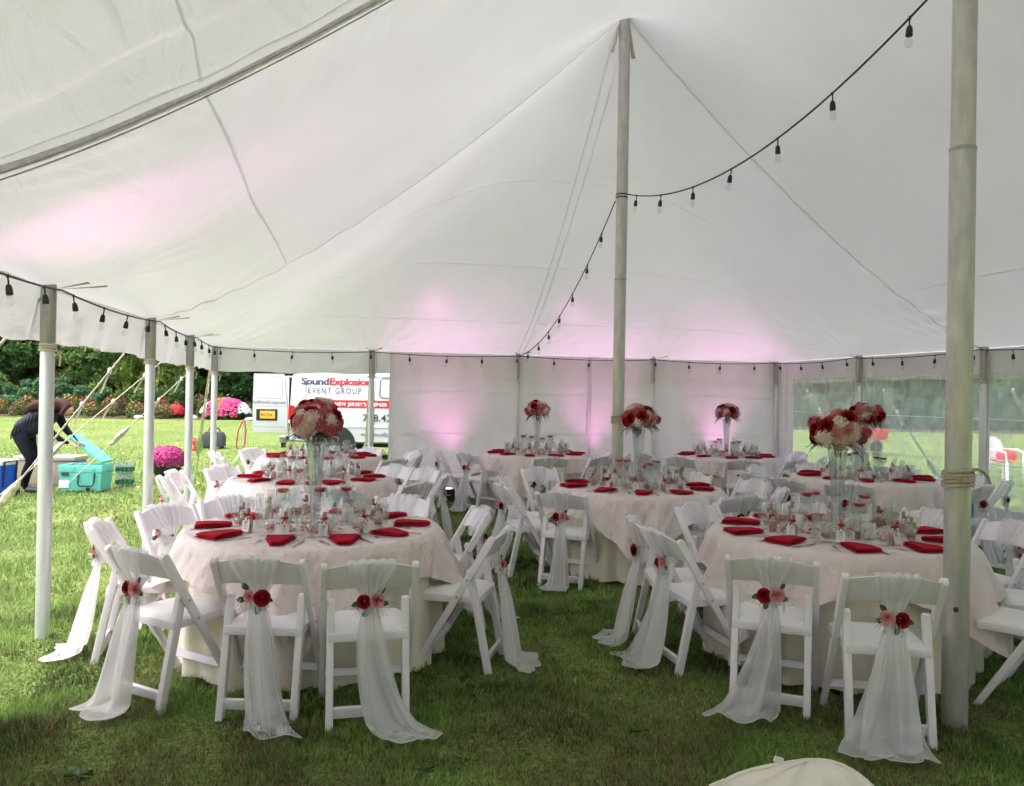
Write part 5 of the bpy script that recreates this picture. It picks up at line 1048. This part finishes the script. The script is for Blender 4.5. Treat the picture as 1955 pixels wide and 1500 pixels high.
for sy, hb in ((1, (.80, .08, .78)), (-1, (.79, -.10, .76))):
    ch = [[(hb, .026), ((hb[0]+.05, hb[1], hb[2]-.015), (.034, .018))]]
    for k in range(4):
        y = hb[1]+(-.027+.018*k); l = (.9, 1.0, .95, .8)[k]; ch.append([((hb[0]+.05, hb[1], hb[2]-.015), (.034, .018)), ((hb[0]+.085, y, hb[2]-.022), .0095), ((hb[0]+.085+.03*l, y, hb[2]-.045), .0088), ((hb[0]+.085+.035*l, y, hb[2]-.075), .0078)])
    ch.append([(hb, .026), ((hb[0]+.045, hb[1]+sy*-.04, hb[2]-.03), .011), ((hb[0]+.075, hb[1]+sy*-.045, hb[2]-.06), .009)])
    skinned('hand', ch, M['skin'], pe, lvl=1)
for (x, y) in ((-.04, .13), (.18, -.13)):
    skinned('shoe', [[((x-.07, y, .045), .045), ((x+.02, y, .05), .048), ((x+.12, y, .035), .040), ((x+.17, y, .03), .03)]], M['shoe'], pe, lvl=1)
# potted magenta mum
p = empty('potted_mum', (-5.91, 14.0, 0), 0, 'round magenta mum in a dark pot on the lawn', 'plant')
mb = MB(); mb.lathe([(0, .0), (.14, .0), (.145, .01), (.185, .20), (.195, .21), (.195, .24), (.18, .24), (.17, .20), (0, .20)], 28); mb.build('pot', M['pot'], p, smooth=True)
def florets(R_, c, n, size, seed, zmin=-.25, sq=.8):
    q = random.Random(seed); mb = MB()
    for k in range(n):
        z = 1-(1-zmin)*(k+.5)/n; a = 2.4*k; s_ = math.sqrt(max(0, 1-z*z)); d = Vector((s_*math.cos(a), s_*math.sin(a), z*sq)); c_ = Vector(c)+d*R_*q.uniform(.9, 1.05); nn = (d+Vector((q.uniform(-.3, .3), q.uniform(-.3, .3), q.uniform(-.1, .4)))).normalized(); t_ = nn.orthogonal().normalized(); b_ = nn.cross(t_); f = size*q.uniform(.8, 1.2); ph = q.uniform(0, 6)
        ring = [c_+nn*f*.15+(t_*math.cos(ph+i*6.283/7)+b_*math.sin(ph+i*6.283/7))*f for i in range(7)]; mb.add([c_+nn*f*.5]+ring+[c_-nn*f*.3], [(0, i+1, (i+1) % 7+1) for i in range(7)]+[(8, (i+1) % 7+1, i+1) for i in range(7)])
    return mb
florets(.33, (0, 0, .40), 330, .030, 5, -.35, .72).build('bloom_dome', M['mum'], p)
def leafball(R_, c, n, size, seed, sq=.8, cols=((.03, .09, .02), (.06, .14, .03))):
    """n loose leaf faces spread through a flattened ball, each with its own green"""
    r = np.random.RandomState(seed); d = r.normal(size=(n, 3)); d /= np.linalg.norm(d, axis=1)[:, None]; rr = R_*r.uniform(.35, 1.05, n)**.5; C = np.array(c)+d*rr[:, None]*np.array([1, 1, sq])
    return leaves_at(C, size, r, cols)
def leaves_at(C, size, r, cols, m=None):
    n = len(C); t_ = r.normal(size=(n, 3)); t_ /= np.linalg.norm(t_, axis=1)[:, None]; o_ = r.normal(size=(n, 3)); b_ = np.cross(t_, o_); b_ /= np.linalg.norm(b_, axis=1)[:, None]
    s_ = size*r.uniform(.6, 1.4, n)[:, None]; V = np.stack([C-t_*s_, C-b_*s_*.45, C+t_*s_, C+b_*s_*.45], 1).reshape(-1, 3)
    F_ = np.arange(n*4).reshape(-1, 4)
    me = bpy.data.meshes.new('m'); me.vertices.add(n*4); me.vertices.foreach_set('co', V.astype(np.float32).ravel()); me.loops.add(n*4); me.loops.foreach_set('vertex_index', F_.astype(np.int32).ravel()); me.polygons.add(n); me.polygons.foreach_set('loop_start', (np.arange(n)*4).astype(np.int32)); me.update(calc_edges=True)
    k = r.uniform(0, 1, n)[:, None]; c0, c1 = np.array(cols[0])*1.3, np.array(cols[1])*1.3; cc = c0*(1-k)+c1*k
    if len(cols) > 2:
        w_ = r.uniform(0, 1, n) < .06; cc[w_] = np.array(cols[2])
    a = me.color_attributes.new('tint', 'FLOAT_COLOR', 'POINT'); a.data.foreach_set('color', np.concatenate([np.repeat(cc, 4, 0), np.ones((n*4, 1))], 1).astype(np.float32).ravel())
    me.materials.append(m or M['foliage']); return me
M['foliage'] = attrmat('foliage', 'tint', .55, .35)
put('foliage', leafball(.28, (0, 0, .30), 700, .035, 8, .6), p)
# ---------------------------------------------------------------- outside the window side
e = empty('plastic_chair', (10.05, 16.6, 0), R(200), 'white plastic garden chair with red seat seen through the window', 'chair')
mb = MB(); mb.grid(lambda u, v: ((u-.5)*.46, (v-.5)*.44, .43-.02*math.sin(math.pi*v)), 8, 8); mb.build('seat', M['plastic'], e, smooth='all')
mb = MB(); mb.grid(lambda u, v: ((u-.5)*.50*(1-.3*v*v), -.22-.10*v-.05*math.sin(math.pi*u)+.05, .43+.50*v*(.85+.15*math.sin(math.pi*u))), 10, 8); mb.build('backrest', M['plastic'], e, smooth='all')
for sx in (-1, 1):
    for sy in (-1, 1): mb = MB(); mb.tube([(sx*.25, sy*.25, 0), (sx*.21, sy*.20, .43)], [.028, .036], 8); mb.build('leg', M['plastic'], e, smooth=True)
    mb = MB(); mb.tube([(sx*.24, -.22, .66), (sx*.27, .05, .67), (sx*.25, .2, .62), (sx*.22, .2, .43)], .02, 8); mb.build('armrest', M['plastic'], e, smooth=True)
mb = MB(); mb.grid(lambda u, v: ((u-.5)*.44, (v-.5)*.40, .46+.07*math.sin(math.pi*u)*math.sin(math.pi*v)), 10, 10); mb.ball((0, -.02, .56), .16, 12, 8, (1.25, .9, .8)); tag(mb.build('red_bundle', M['redcloth'], None, smooth='all', loc=(10.05, 16.6, 0)), 'red cloth bundle on the white plastic chair outside', 'cloth')
e = empty('wheelbarrow', (10.6, 24.6, 0), R(20), 'low red cart on the lawn seen through the window', 'cart')
mb = MB(); mb.prism([(-.55, .45), (.55, .45), (.70, .78), (-.70, .78)], 'y', -.35, .35); mb.build('tray', M['red'], e, bevel=.03, smooth=True)
mb = MB(); mb.lathe([(.08, -.05), (.2, -.05), (.22, 0), (.2, .05), (.08, .05)], 20); mb.build('wheel', M['tyre'], e, smooth=True, loc=(.5, 0, .22), rot=(1.57, 0, 0))
mb = MB()
for sy in (-1, 1): mb.tube([(.5, sy*.1, .22), (-.3, sy*.3, .45), (-1.1, sy*.3, .62)], .02, 6); mb.tube([(-.35, sy*.28, .45), (-.4, sy*.3, 0)], .02, 6)
mb.build('frame', M['black'], e, smooth=True)
# ---------------------------------------------------------------- flower bed, shrubs and woods
mulch = mat('mulch', (.05, .032, .024), .95, var=.4, vscale=6, bump=.8, bscale=14)
mb = MB(); N = 60
mb.grid(lambda u, v: (-52+104*u, lerp(44.4+.5*math.sin(u*40), 48.5, v)+(0 if abs(u-.5) > 0 else 0), .02+.10*math.sin(math.pi*min(1, v*1.6))), N, 6); tag(mb.build('flower_bed', mulch, None, smooth='all'), 'dark mulched flower bed along the wood edge', kind='structure')
FC = dict(red=mat('red_bedding', (.42, .012, .02), .7, var=.3), maroon=mat('maroon_bedding', (.22, .02, .05), .7, var=.4), orange=mat('orange_bedding', (.45, .12, .03), .7, var=.3), yellow=mat('yellow_bedding', (.75, .45, .03), .7, var=.2), pink=mat('pink_bedding', (.50, .05, .17), .7, var=.4), white=mat('white_bedding', (.78, .78, .76), .7, var=.1), salmon=mat('salmon_bedding', (.42, .12, .09), .7, var=.3))
BED = {}
for i, k in enumerate(FC): BED[k] = [florets(.36, (0, 0, .24), 30, .042, 20+i*3+j, -.1, .95).mesh(FC[k]) for j in range(3)]
BEDL = [leafball(.42, (0, 0, .20), 330, .075, 60+j, .75, ((.05, .11, .03), (.15, .19, .07), (.20, .07, .06))) for j in range(3)]
q = random.Random(12)
cols_l = ['orange', 'salmon', 'maroon', 'red', 'yellow', 'maroon', 'salmon', 'maroon', 'red', 'pink', 'maroon', 'orange']
n_b = 0
for row in range(3):
    for k in range(64):
        x = -44+88*k/64+q.uniform(-.4, .4)
        if x > -6: continue
        if -18.2 < x < -13.6 and row < 2: continue
        y = 44.9+row*.8+q.uniform(-.25, .25); kd = cols_l[int((x+50)*0.42+row*1.3+q.random()*2.2) % len(cols_l)]
        e = empty('bedding_plant', (x, y, .04), q.uniform(0, 6), '%s flowering bedding plant in the bed at the wood edge' % kd, 'plant', kd+' bedding plants'); e.scale = (q.uniform(.7, 1.3), q.uniform(.7, 1.3), q.uniform(.7, 1.7)*(1+.25*row))
        put('foliage', BEDL[q.randrange(3)], e); put('blooms', BED[kd][q.randrange(3)], e); n_b += 1
# the big tiered mum mound
mm = empty('mum_mound', (-15.9, 45.6, .03), 0, 'big tiered mound of pink, orange and white mums in the flower bed', 'flower mound')
put('foliage', leafball(1.15, (0, 0, .25), 2500, .09, 77, .7), mm)
def patch(name, m, sel, n, seed):
    q = random.Random(seed); mb = MB()
    while n > 0:
        a = q.uniform(math.pi, 2*math.pi); el = q.uniform(.05, 1.5); d = Vector((math.cos(a)*math.cos(el), math.sin(a)*math.cos(el), math.sin(el)))
        if not sel(d.x, d.z): continue
        n -= 1; c_ = Vector((d.x*1.45, d.y*1.2, .1+d.z*1.05))*q.uniform(.97, 1.03); t_ = d.orthogonal().normalized(); b_ = d.cross(t_); f = q.uniform(.045, .075)
        ring = [c_+(t_*math.cos(i*1.0472)+b_*math.sin(i*1.0472))*f for i in range(6)]; mb.add([c_+d*f*.6]+ring, [(0, i+1, (i+1) % 6+1) for i in range(6)])
    mb.build(name, m, mm)
patch('white_blooms', FC['white'], lambda x, z: x > .62 and z > .22, 130, 1)
patch('white_blooms', FC['white'], lambda x, z: x < -.62 and z > .22, 130, 7)
patch('pink_blooms', FC['pink'], lambda x, z: -.62 < x < .66 and not (-.28 < x < -.02 and z > .5), 620, 2)
patch('orange_blooms', FC['orange'], lambda x, z: -.34 < x < .04 and z > .45, 160, 3)
patch('magenta_blooms', M['mum'], lambda x, z: -.1 < x < .55 and z > .72, 160, 4)
e = empty('red_mum', (-18.6, 45.3, .03), 0, 'round red mum left of the big mum mound', 'plant'); florets(.5, (0, 0, .30), 220, .06, 91, -.2, .9).build('blooms', FC['red'], e); put('foliage', leafball(.45, (0, 0, .2), 400, .07, 92, .6), e)
def boulder(x, y, r_, label, seed):
    q = random.Random(seed); mb = MB(); mb.ball((0, 0, r_*.35), r_, 12, 8, (1.3, .9, .6)); mb.v = [tuple(c_*(1+q.uniform(-.07, .07)) for c_ in v) for v in mb.v]; tag(mb.build('boulder', mat('pale_stone', (.55, .53, .5), .9, var=.2, vscale=5, bump=.4, bscale=12), None, smooth='all', loc=(x, y, 0)), label, 'stone', 'stones edging the flower bed')
boulder(-17.4, 44.4, .28, 'pale stone at the front of the mum mound', 1); boulder(-14.2, 44.3, .2, 'white stone right of the mum mound', 2); boulder(-20.2, 44.3, .22, 'pale stone left of the red mum', 3)
# shrubs
SHR = []
for j, cols in enumerate((((.05, .12, .05), (.13, .24, .11)), ((.06, .12, .03), (.16, .24, .07)), ((.035, .085, .03), (.09, .17, .05)), ((.11, .18, .03), (.28, .34, .08)))):
    r = np.random.RandomState(200+j); C_ = []
    for c in range(26):
        a = r.uniform(0, 6.28); rr = 1.5*math.sqrt(r.uniform(0, 1)); z = r.uniform(.3, 2.2)*(1-.25*rr/1.5); d = r.normal(size=(170, 3)); d /= np.linalg.norm(d, axis=1)[:, None]; C_.append(np.array([rr*math.cos(a), rr*math.sin(a), z])+d*(r.uniform(.25, .5)*r.uniform(.4, 1.05, 170)**.5)[:, None])
    SHR.append(leaves_at(np.concatenate(C_), .11, r, cols))
stm = MB()
for a in (0, 1.3, 2.6, 3.9, 5.2): stm.tube([(0, 0, 0), (.3*math.cos(a), .3*math.sin(a), .7), (.8*math.cos(a), .8*math.sin(a), 1.5)], [.05, .035, .015], 6)
bark = mat('bark', (.12, .085, .06), .95, var=.4, vscale=5, stretch=(4, 4, .6), bump=.9, bscale=12); STM = stm.mesh(bark, smooth=True)
q = random.Random(31)
for k, (x, y, j, s_) in enumerate([(-29.5, 48.5, 0, 1.0), (-27, 49, 0, 1.1), (-24.6, 48.3, 0, .85), (-22.3, 49, 1, .8), (-20.4, 48.6, 2, .8), (-18.2, 49.2, 1, .7), (-12.5, 48.8, 2, .9), (-32, 49.5, 1, 1.2), (-35, 49, 0, 1.1), (-10, 49, 2, .9), (16, 49, 2, .9), (19, 49.5, 1, 1.0), (22, 49, 2, 1.1), (25, 49.5, 0, .9), (28, 49, 2, 1.2), (31, 50, 1, 1.0), (34, 49, 2, 1.1), (-23.5, 51.5, 3, 1.5), (-20.8, 52, 3, 1.4), (-38, 50, 2, 1.3), (-15.5, 50.5, 2, 1.2)]):
    e = empty('shrub', (x, y, 0), q.uniform(0, 6), ['blue-green broad-leaved shrub behind the flower bed', 'mid-green shrub behind the flower bed', 'dark green shrub at the wood edge', 'tall yellow-green maple shrub in front of the dark woods'][j], 'shrub', ['blue-green shrubs', 'mid-green shrubs', 'dark shrubs', 'yellow-green shrubs'][j]); e.scale = (s_, s_, s_*(1.0 if j != 3 else 1.35)); put('leaves', SHR[j], e); put('stems', STM, e)
# trees
def tree_proto(seed, h, r0, base, cols, n_cl, lsz, crown_r):
    q = random.Random(seed); r = np.random.RandomState(seed); mb = MB()
    lean_ = Vector((q.uniform(-.6, .6), q.uniform(-.6, .6), 0)); top = lambda v: Vector((lean_.x*v*v+.15*math.sin(v*5+seed), lean_.y*v*v, h*v))
    mb.tube([top(v) for v in np.linspace(0, .9, 12)], [r0*(1.35 if i == 0 else 1)*(1-.8*v) for i, v in enumerate(np.linspace(0, .9, 12))], 10); C_ = []
    for k in range(n_cl):
        v = q.uniform(base, 1.0); a = q.uniform(0, 6.28); rr = crown_r*math.sin(math.pi*min(.95, .25+.75*(v-base)/(1-base)))*math.sqrt(q.uniform(.1, 1)); c = top(min(.95, v))+Vector((rr*math.cos(a), rr*math.sin(a), q.uniform(-.3, .5)))
        if k % 4 == 0: mb.tube([top(max(.08, v-.10)), (top(max(.08, v-.05))+c)/2+Vector((0, 0, .15)), c], [r0*.28*(1-v*.6), r0*.16*(1-v*.6), .01], 5)
        d = r.normal(size=(60, 3)); d /= np.linalg.norm(d, axis=1)[:, None]; C_.append(np.array(c)+d*(q.uniform(.5, .95)*r.uniform(.3, 1.0, 60)**.5)[:, None]*np.array([1.2, 1.2, .6]))
    return mb.mesh(bark, smooth=True), leaves_at(np.concatenate(C_), lsz, r, cols)
TP = [tree_proto(301, 13, .20, .13, ((.035, .09, .025), (.10, .18, .05)), 150, .17, 3.0), tree_proto(302, 15, .30, .17, ((.05, .11, .03), (.14, .21, .06)), 160, .18, 3.4), tree_proto(303, 12, .14, .12, ((.08, .15, .03), (.22, .27, .07), (.36, .16, .05)), 150, .17, 2.6), tree_proto(304, 14, .34, .20, ((.03, .08, .02), (.09, .16, .045)), 160, .18, 3.3)]
TL = ['slim dark-leaved tree', 'tall mid-green tree', 'young yellow-green tree', 'thick-trunked dark tree']
q = random.Random(44); xs = [-46, -43, -40.5, -38, -35.5, -33.2, -31, -28.8, -26.9, -24.8, -22.7, -20.8, -18.9, -17.1, -15.6, -13.9, -12, 14, 16.5, 18.6, 20.8, 23, 25.2, 27.6, 30, 32.5, 35, 38, 41, 44]
special = {-15.6: (3, 50.2), -13.9: (1, 51.5), -20.8: (2, 52.5), -18.9: (0, 51)}
ORD = ['first', 'second', 'third', 'fourth', 'fifth', 'sixth', 'seventh', 'eighth', 'ninth', 'tenth', 'eleventh', 'twelfth', 'thirteenth', 'fourteenth', 'fifteenth', 'sixteenth', 'seventeenth', 'eighteenth']
xl = sorted([x for x in xs if x < 0], reverse=True); xr = sorted([x for x in xs if x > 0])
for i, x in enumerate(xs):
    j, y = special.get(x, (q.randrange(4), 51+q.uniform(0, 5)))
    e = empty('tree', (x+q.uniform(-.5, .5), y, 0), q.uniform(0, 6.28), TL[j]+(', %s in the woods counting from the van' % ORD[xl.index(x)] if x < 0 else ', %s in the woods beyond the clear windows' % ORD[xr.index(x)]), 'tree', TL[j]+'s'+(' left' if x < 0 else ' beyond windows')); e.scale = (q.uniform(.9, 1.1),)*2+(q.uniform(.9, 1.15),)
    put('trunk', TP[j][0], e); put('crown', TP[j][1], e)
r = np.random.RandomState(9); n = 52000
X = r.uniform(-60, 60, n); Y = r.uniform(56, 66, n); Z = r.uniform(0, 15, n)*(.75+.25*np.sin(X*.7)); 
wd = put('woods', leaves_at(np.stack([X, Y, Z], 1), .30, r, ((.02, .05, .015), (.07, .13, .04)))); tag(wd, 'dense far woods that close off the view behind the trees', 'woods', kind='stuff')
n = 9000; X = r.uniform(-50, 50, n); Y = r.uniform(48.5, 56, n); Z = np.abs(r.normal(0, .22, n))
tag(put('undergrowth', leaves_at(np.stack([X, Y, Z], 1), .13, r, ((.025, .06, .015), (.09, .13, .04), (.16, .10, .04)))), 'low leafy undergrowth on the forest floor', 'undergrowth', kind='stuff')
# fallen leaves on the lawn
n = 500; X = r.uniform(-24, -2, n); Y = r.uniform(13, 43, n); me = leaves_at(np.stack([X, Y, np.full(n, .02)], 1), .06, r, ((.40, .30, .10), (.5, .42, .2))); tag(put('fallen_leaves', me), 'scattered pale fallen leaves on the outer lawn', 'leaves', kind='stuff')
